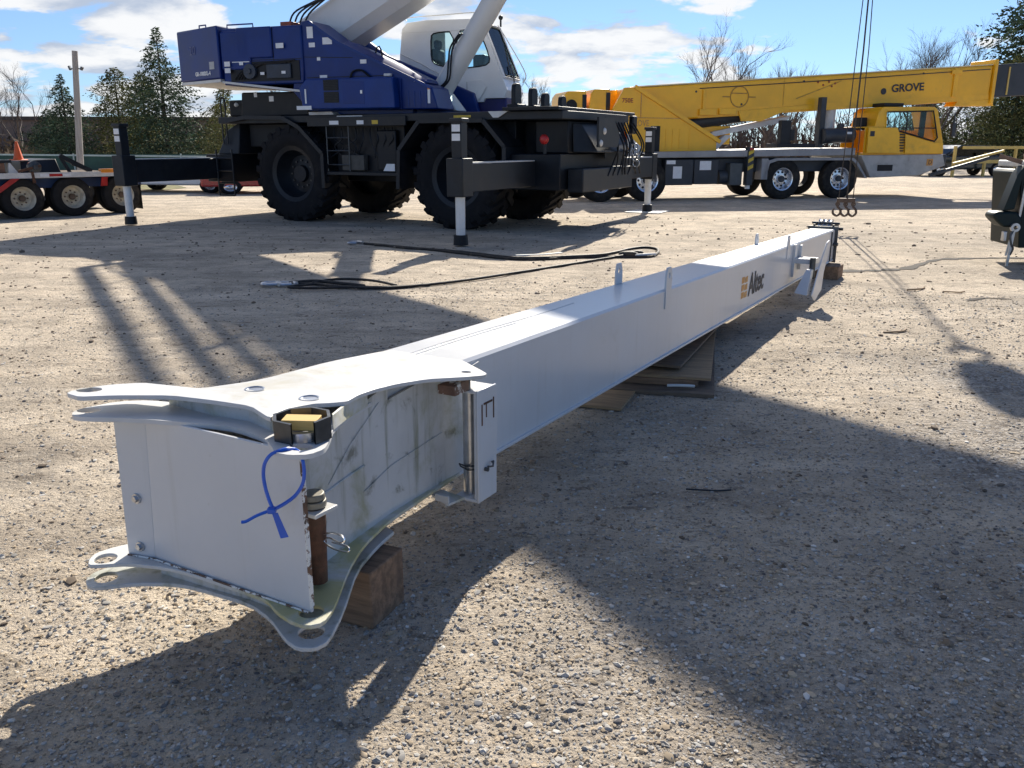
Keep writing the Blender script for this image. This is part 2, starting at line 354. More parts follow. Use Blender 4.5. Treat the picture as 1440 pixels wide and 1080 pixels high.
    c = mixc(nt, math_n(nt, 'MULTIPLY', ramp(nt, noise_n(nt, scaled(nt, P, (.5, 2.2, 1)), 7, 6, .7, .3), .57, .70), .6), c, (.135, .105, .078))
    c = mixc(nt, math_n(nt, 'MULTIPLY', ramp(nt, noise_n(nt, scaled(nt, P, (.5, 1.6, 1)), 13, 6, .72, .3), .44, .30), .55), c, (.68, .58, .44))
    c = mixc(nt, math_n(nt, 'MULTIPLY', ramp(nt, grit, .545, .66), .85), c, (.085, .073, .063))
    c = mixc(nt, math_n(nt, 'MULTIPLY', ramp(nt, grit, .43, .32), .5), c, (.66, .59, .49))
    hs = nd(nt, 'ShaderNodeHueSaturation', Saturation=.80, Value=1.36); nt.links.new(c, hs.inputs['Color']); c = hs.outputs[0]
    nt.links.new(c, b.inputs['Base Color']); b.inputs['Roughness'].default_value = .95; b.inputs['Specular IOR Level'].default_value = .2
    hsum = math_n(nt, 'ADD', math_n(nt, 'MULTIPLY', fine, .9), math_n(nt, 'MULTIPLY', grit, .55))
    hsum = math_n(nt, 'ADD', hsum, math_n(nt, 'MULTIPLY', math_n(nt, 'MULTIPLY', vor.outputs['Distance'], gm), -.35))
    bn = nt.nodes.new('ShaderNodeBump'); bn.inputs['Strength'].default_value = 1.0; bn.inputs['Distance'].default_value = .045
    nt.links.new(hsum, bn.inputs['Height']); nt.links.new(bn.outputs[0], b.inputs['Normal'])
    o = link('ground', me, m); o['kind'] = 'structure'; return o
build_ground()

def stones():
    bm = bmesh.new(); bmesh.ops.create_icosphere(bm, subdivisions=1, radius=1); bm.verts.index_update()
    base = np.array([v.co[:] for v in bm.verts]); F = np.array([[v.index for v in f.verts] for f in bm.faces]); bm.free()
    V = []; FF = []; C = []; n = 0
    def put(x, y, r, col, flat=.6, sink=.35):
        nonlocal n
        sc = r * np.array([RNG.uniform(.8, 1.7), RNG.uniform(.7, 1.2), RNG.uniform(.45, .85) * flat / .6])
        p = base * (1 + RNG.uniform(-.22, .22, (len(base), 1))) * sc
        a = RNG.uniform(0, 6.28); ca, sa = math.cos(a), math.sin(a)
        q = np.stack([p[:, 0] * ca - p[:, 1] * sa + x, p[:, 0] * sa + p[:, 1] * ca + y, p[:, 2] + ground_h(x, y) + sc[2] * (1 - 2 * sink)], 1)
        V.append(q); FF.append(F + n); n += len(q); C.append(np.repeat([[*col, 1]], len(q), 0))
    N = 0
    while N < 90000:
        d = .95 * (10 / .95) ** (RNG.random() ** 1.05); t = RNG.uniform(R(-38), R(38)); x, y = d * math.sin(t), d * math.cos(t)
        w = .34 + .66 * max(0, min(1, .5 + .35 * (x * .55 - y * .16) + noise.noise(Vector((x * .6, y * .6, 5))) * .9))
        if RNG.random() > w: continue
        r = min(.0125, .0026 * math.exp(RNG.normal(0, .50)) * (1 + d * .09))
        g = RNG.random()
        k = RNG.uniform(.6, 1.35)
        col = np.array([.40, .38, .35] if g < .50 else ([.42, .335, .235] if g < .86 else ([.20, .18, .165] if g < .93 else [.56, .54, .50]))) * k
        put(x, y, r, col, sink=.36 if r < .007 else .5); N += 1
    for _ in range(2300):      # dark crumbs of soil farther out
        d = RNG.uniform(2.5, 19); t = RNG.uniform(R(-38), R(38)); x, y = d * math.sin(t), d * math.cos(t)
        put(x, y, RNG.uniform(.0035, .0075) * (1 + d * .10) * (1.9 if RNG.random() < .06 else 1), np.array([.20, .155, .115]) * RNG.uniform(.6, 1.5))
    V = np.concatenate(V); FF = np.concatenate(FF); C = np.concatenate(C)
    me = bpy.data.meshes.new('gravel'); me.from_pydata(V, [], FF)
    at = me.color_attributes.new('Col', 'FLOAT_COLOR', 'POINT'); at.data.foreach_set('color', C.astype(np.float32).ravel())
    m = M('loose_stone', (1, 1, 1), .85, var=.12, scale=120, vcol='Col', spec=.3)
    o = link('gravel', me, m); o['kind'] = 'stuff'; o['label'] = 'loose grey and tan gravel scattered over the dirt lot'
stones()

# ------------------------------------------------------------------ long white boom extension (local x along it, -y its right side, z up)
JO = Vector((-.9068, 2.2828, 0)); JA = math.atan2(.8668, .4986)
jib = empty('boom_extension', JO, JA, 'long white steel crane boom extension lying across the dirt lot on timber and plywood', 'crane jib')
def Jw(s, v, z):      # local s, right offset, height -> world
    return JO + Vector((math.cos(JA), math.sin(JA), 0)) * s + Vector((math.sin(JA), -math.cos(JA), 0)) * v + Vector((0, 0, z))
def sec(s): return .388 - .0116 * s, .278 - .012 * s, .278 - .012 * s + .45 - .0095 * s     # width, bottom, top
def fl(p): return [(a, -b) for a, b in p]
def boom_body():
    m = MB(); S = list(np.linspace(.55, 9.27, 26)); vs = []
    for s in S:
        W, zb, zt = sec(s); w = W / 2; c = .012
        vs += [(s, -w, zb), (s, w, zb), (s, w, zt - c), (s, w - c, zt), (s, -w + c, zt), (s, -w, zt - c)]
    fs = [tuple(range(5, -1, -1)), tuple(range(len(vs) - 6, len(vs)))]
    for i in range(len(S) - 1):
        for k in range(6): a = i * 6; fs.append((a + k, a + (k + 1) % 6, a + 6 + (k + 1) % 6, a + 6 + k))
    m.add(vs, fs); return m
boom_body().build('boom_section', WHITE, jib, smooth=True, ang=.3)
m = MB(); S = [.75, 9.25]
for sg in (-1, 1):
    a = [];
    W0, b0, _ = sec(S[0]); W1, b1, _ = sec(S[1])
    m.hexa([(S[0], sg * (W0 / 2 - .01), b0 - .007), (S[1], sg * (W1 / 2 - .01), b1 - .007), (S[1], sg * (W1 / 2 + .014), b1 - .007), (S[0], sg * (W0 / 2 + .014), b0 - .007)],
           [(S[0], sg * (W0 / 2 - .01), b0 + .006), (S[1], sg * (W1 / 2 - .01), b1 + .006), (S[1], sg * (W1 / 2 + .014), b1 + .006), (S[0], sg * (W0 / 2 + .014), b0 + .006)])
m.build('bottom_flange', WHITE, jib, bevel=.002)
# weld beads and the raised strip along the top near the head
m = MB()
for y, a, b in ((.03, .46, 1.9), (.055, .44, .62), (.06, .62, 2.6)):
    m.tube([(s, y + .006 * math.sin(s * 5), sec(s)[2]) for s in np.linspace(max(a, .56), b, 30)], .0035, 5)
m.build('weld_bead', WHITE_LUG, jib)
zt = lambda x, y: .805 - .09 * x
zl = lambda x, y: .750 - .09 * x
T1 = [(-.137, -.34), (-.106, -.364), (.007, -.362), (.094, -.316), (.122, -.221), (.149, -.125), (.30, -.10), (.381, -.10), (.427, -.105), (.75, -.16), (1.08, -.17), (1.14, -.16), (1.145, .157), (1.007, .337), (.960, .392), (.925, .400), (.856, .371), (.733, .294), (.602, .268), (.495, .268), (.392, .284), (.300, .318), (.255, .300), (.215, .268), (.18, .262), (.122, .254), (.079, .266), (.014, .298), (.081, .159), (.064, .03), (.03, -.108), (-.071, -.222), (-.143, -.275)]
T1 = [(a, b) for a, b in T1]
plate('upper_plate', chaikin(fl(T1), 1, .14), [circ(-.069, .337, .034), circ(.934, -.32, .019)], zt, .013, WHITE_LUG, jib)
for s, v in ((.241, .007), (.253, .215)):
    MB().lathe([(0, .0), (.030, .0), (.030, .004), (.026, .004), (.024, .001), (0, .001)], (s, -v, zt(s, 0)), 24, 'z', closed=False).build('plug_disc', STEEL, jib)

P2 = [(-.133, -.33), (-.161, -.29), (-.150, -.25), (-.078, -.15), (.005, .051), (.028, .153), (.0, .294), (-.045, .36), (-.078, .405), (-.075, .45), (-.04, .486), (.02, .480), (.075, .445), (.209, .345), (.42, .262), (.62, .19), (.62, -.15), (.149, -.15), (.10, -.30), (.03, -.355), (-.09, -.35)]
plate('lug_plate', chaikin(fl(P2), 1, .2), [circ(-.092, .315, .032), circ(-.005, -.42, .034)], zl, .013, WHITE_LUG, jib)
# web between the two upper plates, set back from their edge
m = MB()
wp = [(.10, -.21), (.085, .0), (.105, .12), (.06, .26)]
for a, b in zip(wp[:-1], wp[1:]):
    m.hexa([(a[0], -a[1], zl(*a) - .002), (b[0], -b[1], zl(*b) - .002), (b[0] + .012, -b[1], zl(*b) - .002), (a[0] + .012, -a[1], zl(*a) - .002)],
           [(a[0], -a[1], zt(*a) - .012), (b[0], -b[1], zt(*b) - .012), (b[0] + .012, -b[1], zt(*b) - .012), (a[0] + .012, -a[1], zt(*a) - .012)])
m.build('web_plate', WHITE_OLD, jib)
m = MB()
wp = [(.185, .365), (.30, .312), (.48, .245)]
for a, b in zip(wp[:-1], wp[1:]):
    m.hexa([(a[0], -a[1], zl(*a) - .002), (b[0], -b[1], zl(*b) - .002), (b[0] + .01, -b[1] + .012, zl(*b) - .002), (a[0] + .01, -a[1] + .012, zl(*a) - .002)],
           [(a[0], -a[1], zt(*a) - .014), (b[0], -b[1], zt(*b) - .012), (b[0] + .01, -b[1] + .012, zt(*b) - .012), (a[0] + .01, -a[1] + .012, zt(*a) - .014)])
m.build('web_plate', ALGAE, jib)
P3 = [(-.129, -.363), (-.155, -.33), (-.135, -.30), (-.085, -.24), (-.045, -.12), (-.034, -.022), (-.030, .20), (-.033, .28), (-.068, .356), (-.083, .423), (-.079, .475), (-.044, .498), (.028, .472), (.22, .359), (.369, .292), (.557, .246), (.812, .224), (1.10, .205), (1.10, .10), (.6, -.1), (.30, -.24), (.10, -.30), (-.03, -.37), (-.09, -.385)]
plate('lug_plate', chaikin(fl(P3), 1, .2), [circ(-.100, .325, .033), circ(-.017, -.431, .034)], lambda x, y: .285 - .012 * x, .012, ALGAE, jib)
P4 = [(-.144, -.37), (-.168, -.33), (-.160, -.295), (-.085, -.22), (-.03, -.12), (-.012, -.047), (.003, .168), (-.028, .284), (-.085, .395), (-.098, .45), (-.075, .492), (-.030, .500), (.10, .438), (.317, .308), (.47, .262), (.62, .235), (.62, -.1), (.30, -.24), (.10, -.30), (-.04, -.37), (-.10, -.388)]
plate('lug_plate', chaikin(fl(P4), 1, .2), [circ(-.105, .325, .034), circ(-.020, -.428, .036)], lambda x, y: .225, .013, WHITE_OLD, jib)
m = MB()
wp = [(-.005, -.20), (.006, .0), (.018, .16), (.015, .27), (-.02, .345)]
for a, b in zip(wp[:-1], wp[1:]):
    m.hexa([(a[0], -a[1], .225), (b[0], -b[1], .225), (b[0] + .012, -b[1], .225), (a[0] + .012, -a[1], .225)], [(a[0], -a[1], .274), (b[0], -b[1], .274), (b[0] + .012, -b[1], .274), (a[0] + .012, -a[1], .274)])
m.build('web_plate', WHITE_OLD, jib)
# front plate with its folded left edge
m = MB(); zf0, zf1 = .285, .742
m.hexa([(-.022, -.436, zf0), (-.022, .195, zf0), (-.012, .195, zf0), (-.012, -.436, zf0)], [(-.022, -.436, zf1), (-.022, .165, zf1), (-.012, .165, zf1), (-.012, -.436, zf1)])
m.hexa([(-.022, .195, zf0), (-.045, .290, zf0), (-.035, .293, zf0), (-.012, .195, zf0)], [(-.022, .165, zf1), (-.045, .278, zf1), (-.035, .281, zf1), (-.012, .165, zf1)])
m.build('front_plate', WHITE, jib, bevel=.0015)
m = MB(); m.box(-.0235, -.0105, -.4375, -.433, zf0 + .012, zf1 - .02); m.build('plate_edge', RUSTEDGE, jib)
m = MB(); m.tube([(-.028, -.433 + .003 * math.sin(k), .287) if i else (-.030, -.43, .287) for i, k in enumerate(range(2))] + [(-.030, -.1, .287), (-.030, .195, .287), (-.05, .285, .287)], .0035, 5)
m.build('weld_bead', RUSTEDGE, jib)
for v, z in ((-.232, .478), (-.243, .318)):
    b = MB().cyl((-.030, -v, z), (-.045, -v, z), .010, n=6).cyl((-.030, -v, z), (-.0385, -v, z), .016, n=16).build('bolt', STEEL, jib)
# side walls of the head
def wall(pts, th, name, mat):
    m = MB()
    for (s0, v0), (s1, v1) in zip(pts[:-1], pts[1:]):
        sg = 1 if v0 > 0 else -1
        z0 = zl(s0, 0) - .012 if s0 < .5 else (zl(s0, 0) - .012); z1 = zl(s1, 0) - .012
        z0 = min(z0, zt(s0, 0) - .014); z1 = zt(s1, 0) - .014 if s1 > .5 else z1
        b0 = .285 - .012 * s0; b1 = .285 - .012 * s1
        m.hexa([(s0, -v0, b0), (s1, -v1, b1), (s1, -v1 + sg * th, b1), (s0, -v0 + sg * th, b0)], [(s0, -v0, z0), (s1, -v1, z1), (s1, -v1 + sg * th, z1), (s0, -v0 + sg * th, z0)])
    return m.build(name, mat, jib)
wall([(.0, .315), (.20, .272), (.40, .240), (.62, .213), (.95, .199), (1.22, .196)], .010, 'side_plate', WHITE_OLD)
wall([(.0, -.20), (.40, -.197), (.9, -.198)], .010, 'side_plate', WHITE_OLD)
m = MB()
m.tube([(.22, -.2715, .50), (.34, -.2515, .505), (.46, -.2355, .508)], .0035, 5)
m.tube([(.26, -.264, .52), (.38, -.2465, .60), (.56, -.2225, .69)], .0016, 5)
m.tube([(.45, -.237, .42), (.62, -.216, .45), (.95, -.202, .47)], .0016, 5)
m.build('weld_bead', WHITE_OLD, jib)
# octagonal steel ring let into the top right corner
rc = (.068, .362)
def octa(r): return [(rc[0] + r * math.cos(R(22.5 + 45 * i)) * 1.0, -rc[1] + r * math.sin(R(22.5 + 45 * i)) * 1.0) for i in range(8)]
m = MB(); o1, o2 = octa(.080), octa(.071); z0, z1 = zl(.05, 0) + .001, zt(.05, 0) + .006
vs = [(p[0], p[1], z0) for p in o1] + [(p[0], p[1], z1) for p in o1] + [(p[0], p[1], z0) for p in o2] + [(p[0], p[1], z1) for p in o2]
fs = []
for i in range(8):
    j = (i + 1) % 8
    if i == 4: continue            # open towards the front right
    fs += [(i, j, 8 + j, 8 + i), (16 + j, 16 + i, 24 + i, 24 + j), (8 + i, 8 + j, 24 + j, 24 + i), (j, i, 16 + i, 16 + j)]
m.add(vs, fs); m.build('corner_ring', DKSTEEL, jib, smooth=False)
m = MB(); m.lathe([(.042, 0), (.060, 0), (.060, .026), (.042, .026)], (rc[0], -rc[1], zl(.05, 0) + .002), 28, 'z'); m.build('bushing', STEEL, jib)
# hinge pin stored on the right of the front plate
PN = (.10, .352)
pin = MB().cyl((PN[0], -PN[1], .300), (PN[0], -PN[1], .53), .026, .0325, n=24).build('hinge_pin', RUST, jib)
MB().cyl((PN[0], -PN[1], .532), (PN[0], -PN[1], .552), .036, .036, n=24).cyl((PN[0], -PN[1], .554), (PN[0], -PN[1], .572), .034, .031, n=24).build('pin_cap', M('greasy_pin_head', (.20, .185, .15), .5, metal=.3, var=.25, scale=20), pin, bevel=.003)
MB().box(PN[0] - .045, PN[0] + .045, -PN[1] - .048, -PN[1] + .07, .518, .529).build('pin_bracket', WHITE_LUG, jib, bevel=.002)
lp = smooth_path([(PN[0], -PN[1] - .028, .452), (PN[0] + .005, -PN[1] - .06, .462), (PN[0] + .006, -PN[1] - .092, .460), (PN[0] + .004, -PN[1] - .102, .450), (PN[0], -PN[1] - .09, .440), (PN[0], -PN[1] - .05, .446), (PN[0], -PN[1] - .03, .430), (PN[0] - .01, -PN[1] - .07, .424), (PN[0] - .012, -PN[1] - .118, .426), (PN[0] - .008, -PN[1] - .128, .433), (PN[0], -PN[1] - .11, .437), (PN[0], -PN[1] - .06, .436)], 5)
MB().tube(lp, .0028, 6).build('spring_clip', CHROME, pin)
# channel bracket with the stow roller, hung from the tab
rb = MB(); s0, s1, v0, v1, zb, z1 = .93, 1.06, .262, .362, .225, .655
rb.box(s0, s1, -v1 - .008, -v1, zb, z1).box(s0, s1 - .01, -v1, -v0, z1 - .012, z1 - .001).box(s0, s1 - .01, -v1, -v0, zb + .001, zb + .013).box(s0 + .002, s0 + .014, -v1, -v1 + .012, zb + .013, z1 - .012)
rb.box(s1 - .012, s1 - .002, -v1 + .012, -v0, zb + .013, z1 - .012)
rbo = rb.build('roller_bracket', WHITE, jib, bevel=.003)
MB().cyl((.985, -.300, zb + .014), (.985, -.300, z1 - .013), .026, n=28).build('roller', STEEL, rbo)
MB().tube([(.955, -.335, .345), (.955, -.31, .338), (.955, -.275, .348), (.955, -.27, .356), (.955, -.30, .352), (.955, -.335, .36)], .003, 6).build('latch_wire', DKSTEEL, rbo)
MB().tube([(.99, -.3725, .352), (1.0, -.39, .355), (1.012, -.385, .37), (1.02, -.374, .362)], .004, 6).cyl((.975, -.371, .348), (.975, -.385, .348), .008, n=8).build('latch_handle', DKSTEEL, rbo)
MB().box(.955, .962, -.3715, -.3702, .52, .60).box(.97, 1.03, -.3715, -.3702, .595, .603).box(1.035, 1.042, -.3715, -.3702, .53, .61).box(.985, .991, -.3715, -.3702, .545, .596).build('rust_mark', RUST, rbo)
MB().hexa([(.84, -.335, .655), (.94, -.335, .655), (.94, -.30, .655), (.84, -.26, .655)], [(.84, -.335, .690), (.94, -.335, .70), (.94, -.30, .70), (.84, -.26, .690)]).build('stop_block', M('brown_stop', (.16, .09, .06), .7, var=.3, scale=15, dirt=((.7, .68, .62), 12, .5, .55, 1)), jib, bevel=.003)
MB().cyl((.934, -.32, .655), (.934, -.32, .712), .016, n=14).build('hinge_pin', DKSTEEL, jib)
MB().hexa([(.85, -.290, .228), (.93, -.31, .230), (.93, -.2, .240), (.87, -.2, .240)], [(.85, -.290, .238), (.93, -.31, .240), (.93, -.2, .250), (.87, -.2, .250)]).box(.85, .858, -.290, -.23, .239, .266).build('lower_bracket', WHITE_OLD, jib, bevel=.002)
# lifting lugs along the top
for s, v in ((3.42, 1), (3.44, -1), (6.75, 1), (6.74, -1)):
    W, zb_, zt_ = sec(s); y = -v * (W / 2 + .007) if v > 0 else -v * (W / 2 - .02)
    h = .13 if s < 5 else .10
    prof = [(s - .05, zt_ - (.12 if v > 0 else .0)), (s + .05, zt_ - (.12 if v > 0 else .0)), (s + .05, zt_ + h * .6), (s + .03, zt_ + h), (s - .03, zt_ + h), (s - .05, zt_ + h * .6)]
    bmo = plate('lifting_lug', [(a, b) for a, b in prof], [circ(s, zt_ + h * .62, .018, 14)], lambda x, y_: 0, .012, WHITE, jib)
    bmo.rotation_euler = (R(90), 0, 0); bmo.location = (0, y, 0)
# maker's mark on the shaded side
yv = -sec(5.4)[0] / 2 - .003
def yw(q): return -sec(q)[0] / 2 - .0012
lg = MB()
for k in range(3):
    for j in range(2):
        a0, a1 = 5.15 + j * .095, 5.235 + j * .095; z0 = .322 + .060 * k - .004 * j; z1 = z0 + .050
        lg.add([(a0, yw(a0), z0), (a1, yw(a1), z0), (a1, yw(a1), z1), (a0, yw(a0), z1 - .006 * j)], [(0, 1, 2, 3)])
lg.build('logo', DECALORG, jib, smooth=False)
text('lettering', 'Altec', .25, (5.37, yw(5.37) - .002, .318), jib, DECALBLK, rot=(R(90), 0, R(.33)), bold=.006, ext=.0006, sx=.92, shear=.12)
# far end
W, zb, zt_ = sec(9.27)
MB().box(9.272, 9.295, -.175, .175, zb - .03, zt_ + .03).build('end_plate', DKSTEEL, jib, bevel=.003)
MB().box(9.296, 9.62, -.12, -.10, zb + .02, zt_ + .05).box(9.296, 9.62, .10, .12, zb + .02, zt_ + .05).build('head_plate', BLACK2, jib)
for y in (-.055, 0, .055):
    MB().lathe([(.03, -.02), (.115, -.02), (.10, -.004), (.10, .004), (.115, .02), (.03, .02)], (9.45, y, zt_ - .01), 28).build('sheave', STEEL, jib)
MB().cyl((9.45, -.2, zt_ - .01), (9.45, .17, zt_ - .01), .018, n=10).cyl((9.37, -.17, zt_ + .06), (9.37, .15, zt_ + .06), .014, n=10).cyl((9.2, -.20, .36), (9.2, -.13, .36), .02, n=10).build('axle', DKSTEEL, jib)
MB().box(9.05, 9.06, -.155, -.142, zb + .01, zt_ - .01).build('weld_bead', DKSTEEL, jib)
# folding deflector flap and its bracket on the right, near the far end
MB().box(6.98, 7.06, -.175, -.152, .26, .57).box(7.25, 7.31, -.180, -.152, .30, .54).hexa([(7.0, -.35, .39), (7.25, -.35, .38), (7.25, -.17, .38), (7.0, -.17, .39)], [(7.0, -.35, .44), (7.25, -.35, .43), (7.25, -.17, .43), (7.0, -.17, .44)]).build('flap_bracket', WHITE, jib, bevel=.003)
MB().cyl((6.98, -.345, .26), (6.98, -.345, .46), .028, n=14).build('hinge_pin', DKSTEEL, jib)
f1 = MB(); o_ = [(7.30, .60), (7.36, .56), (7.14, .30), (7.10, .14), (6.82, .075), (6.66, .15), (6.95, .42), (7.18, .585)]
f1.add([(a, -.415, b) for a, b in o_] + [(a + .012, -.425, b) for a, b in o_], [tuple(range(8)), tuple(range(15, 7, -1))] + [(i, (i + 1) % 8, 8 + (i + 1) % 8, 8 + i) for i in range(8)])
f1.build('flap', WHITE, jib, bevel=.002)
MB().hexa([(6.62, -.385, .15), (6.74, -.385, .145), (6.74, -.28, .16), (6.62, -.27, .165)], [(6.84, -.365, .355), (6.95, -.365, .35), (6.95, -.325, .36), (6.84, -.32, .365)]).build('deflector', WHITE, jib, bevel=.003)

# things lying on or hung from it
yb = MB().box(-.048, .048, -.030, .022, 0, .028).build('wood_wedge', YWOOD, None, bevel=.002)
yb.location = Jw(rc[0], rc[1], zl(.05, 0) + .0285); yb.rotation_euler = (R(2), 0, R(-4)); tag(yb, 'small yellow wood block stuffed in the steel ring of the white boom', 'wood block')
tie = empty('cable_tie', Jw(-.033, .405, .70), 0, 'bright blue plastic cable tie looped through the corner ring', 'cable tie')
def jw2(px): return Vector(px)
tp = [(.018, .0, .050), (.0, -.025, .060), (-.03, -.038, .052), (-.048, -.043, .03), (-.054, -.045, .0), (-.052, -.045, -.035), (-.044, -.048, -.068), (-.034, -.055, -.090)]
tq = [(.018, .0, .050), (.035, -.02, .048), (.045, -.033, .03), (.047, -.038, .0), (.041, -.04, -.03), (.022, -.045, -.058), (-.006, -.052, -.078), (-.034, -.057, -.092)]
a = MB().tube(smooth_path(tp, 6), .0048, 8).tube(smooth_path(tq, 6), .0048, 8).build('loop', BLUETIE, tie)
MB().box(-.047, -.025, -.068, -.048, -.100, -.084).build('clasp', BLUETIE, tie, bevel=.004)
MB().tube(smooth_path([(-.040, -.060, -.092), (-.072, -.066, -.103), (-.100, -.068, -.118), (-.112, -.069, -.120)], 4), .0042, 6).build('tail', BLUETIE, tie)
MB().hexa([(-.034, -.066, -.098), (-.020, -.066, -.096), (-.020, -.0635, -.096), (-.034, -.0635, -.098)], [(-.016, -.070, -.165), (.004, -.070, -.161), (.004, -.0675, -.161), (-.016, -.0675, -.165)]).build('tag', BLUETIE, tie)
# timber and plywood under it
def timber():
    A, B, C_ = Jw(.349, .330, 0), Jw(.541, .310, 0), Jw(.30, .08, 0)
    e1 = (B - A).normalized(); ln = .20; e2 = Vector((-e1.y, e1.x, 0))
    o = MB().box(-.26, .0, 0, .20, .0, .2005).build('timber_block', TIMBER, None, bevel=.006)
    o.location = A + Vector((0, 0, -.001)); o.rotation_euler = (0, 0, math.atan2(e1.y, e1.x) - R(90)); return tag(o, 'heavy square timber block under the near head of the white boom', 'timber')
timber()
def board(loc, rz, sx, sy, th, mat, label, tilt=(0, 0)):
    m = MB(); n = 6
    m.box(-sx, 0, 0, sy, 0, th)
    o = m.build('plywood_sheet', mat, None, bevel=.002); o.location = loc; o.rotation_euler = (tilt[0], tilt[1], rz); return tag(o, label, 'plywood', 'plywood under the white boom')
board((.635, 4.74, .004), R(-20), .34, .62, .016, PLY, 'small plywood offcut lying flat on the ground nearest the boom head')
board((1.235, 5.00, .004), R(-13), 1.0, 2.0, .022, PLYGREY, 'dark plywood sheet at the bottom of the stack flat on the ground')
board((1.245, 5.15, .072), R(-14), .85, 2.0, .017, PLY, 'tan plywood sheet of the stack with one corner lit by the sun')
board((1.085, 5.32, .108), R(-23), .62, 2.3, .018, PLYGREY, 'weathered grey plywood sheet on top of the stack')
st = MB().box(-.4, .27, -.05, .05, 0, .043).build('timber_batten', TIMBER, None, bevel=.004); st.location = (.92, 5.28, .027); st.rotation_euler = (0, 0, R(-12)); tag(st, 'flat timber batten between the plywood sheets of the stack', 'timber')
st = MB().box(-.4, .2, -.05, .05, 0, .043).build('timber_batten', TIMBER, None, bevel=.004); st.location = (1.25, 6.6, .027); st.rotation_euler = (0, 0, R(-14)); tag(st, 'timber batten under the far end of the plywood stack', 'timber')
st = MB().tube([(.97, 5.135, .048), (1.03, 5.13, .05), (1.1, 5.125, .049), (1.14, 5.12, .047)], .009, 7).build('wood_splinter', PALE, None); tag(st, 'pale split stick poking out between the plywood sheets', 'stick')
bp = Jw(8.95, .0, 0); st = MB().box(-.16, .16, -.3, .3, 0, .15).build('timber_block', TIMBER, None, bevel=.006); st.location = bp; st.rotation_euler = (0, 0, JA); tag(st, 'timber block under the far end of the white boom', 'timber')
st = MB().box(-.2, .2, -.2, .2, 0, .095).build('timber_block', TIMBER, None, bevel=.006); st.location = Jw(4.45, -.16, .128); st.rotation_euler = (0, 0, JA); tag(st, 'low timber block between the plywood stack and the white boom', 'timber')
# ------------------------------------------------------------------ wheels
def lug_tyre(name, Rr, w, parent, mat, n=22):
    h = w / 2
    m = MB().lathe([(Rr * .56, -h * .82), (Rr * .66, -h * .98), (Rr * .80, -h * 1.02), (Rr * .90, -h * .97), (Rr * .945, -h * .86), (Rr * .95, 0), (Rr * .945, h * .86), (Rr * .90, h * .97), (Rr * .80, h * 1.02), (Rr * .66, h * .98), (Rr * .56, h * .82)], n=48)
    for i in range(n):
        for sg in (-1, 1):
            t = 2 * math.pi * (i + (.5 if sg > 0 else 0)) / n
            M4 = Matrix.Rotation(-t, 4, 'Y')
            q = MB()
            a = Rr * .93; b = Rr * 1.0; tw = Rr * .075; sk = Rr * .10
            y0, y1 = sg * h * .04, sg * h * .97
            q.hexa([(a, y0, -tw + sk), (a, y1, -tw - sk), (a, y1, tw - sk), (a, y0, tw + sk)], [(b, y0, -tw * .8 + sk), (b * .985, y1, -tw * .8 - sk), (b * .985, y1, tw * .8 - sk), (b, y0, tw * .8 + sk)])
            q.hexa([(Rr * .80, y1 * .98, -tw - sk * .8), (a, y1 * .9, -tw - sk), (a, y1 * .9, tw - sk), (Rr * .80, y1 * .98, tw - sk * .8)], [(Rr * .82, y1 * 1.06, -tw * .7 - sk * .8), (b * .98, y1, -tw * .8 - sk), (b * .98, y1, tw * .8 - sk), (Rr * .82, y1 * 1.06, tw * .7 - sk * .8)])
            q.rot(M4); m.add(q.v, q.f)
    return m.build(name, mat, parent, ang=.5)
def road_tyre(name, Rr, w, parent, mat, bore=.56):
    h = w / 2; b = bore
    o = [(Rr * b, -h * .80), (Rr * (b + .05), -h * .95), (Rr * (b + .16), -h * 1.0), (Rr * .88, -h * .97), (Rr * .955, -h * .88), (Rr * .985, -h * .78)]
    g = []
    for y in (-.5, -.17, .17, .5): g += [(Rr, h * (y - .05)), (Rr * .972, h * (y - .04)), (Rr * .972, h * (y + .04)), (Rr, h * (y + .05))]
    prof = o + [(Rr, -h * .74)] + g + [(Rr, h * .74)] + [(r, -y) for r, y in reversed(o)]
    return MB().lathe(prof, n=44).build(name, mat, parent, ang=.45)

# ------------------------------------------------------------------ blue rough terrain crane (x forward, -y the side facing us)
C0 = (-2.02, 18.02, 0); cr = empty('rough_terrain_crane', C0, R(-28), 'huge blue and white rough terrain crane on black four wheel carrier with outriggers out', 'mobile crane')
YS = R(8)      # the upper works are slewed a little
def sp(m, name, mat, bevel=0, parent=None, **k):
    o = m.build(name, mat, parent or cr, bevel=bevel, **k)
    if parent is None: o.rotation_euler = (0, 0, YS)
    return o
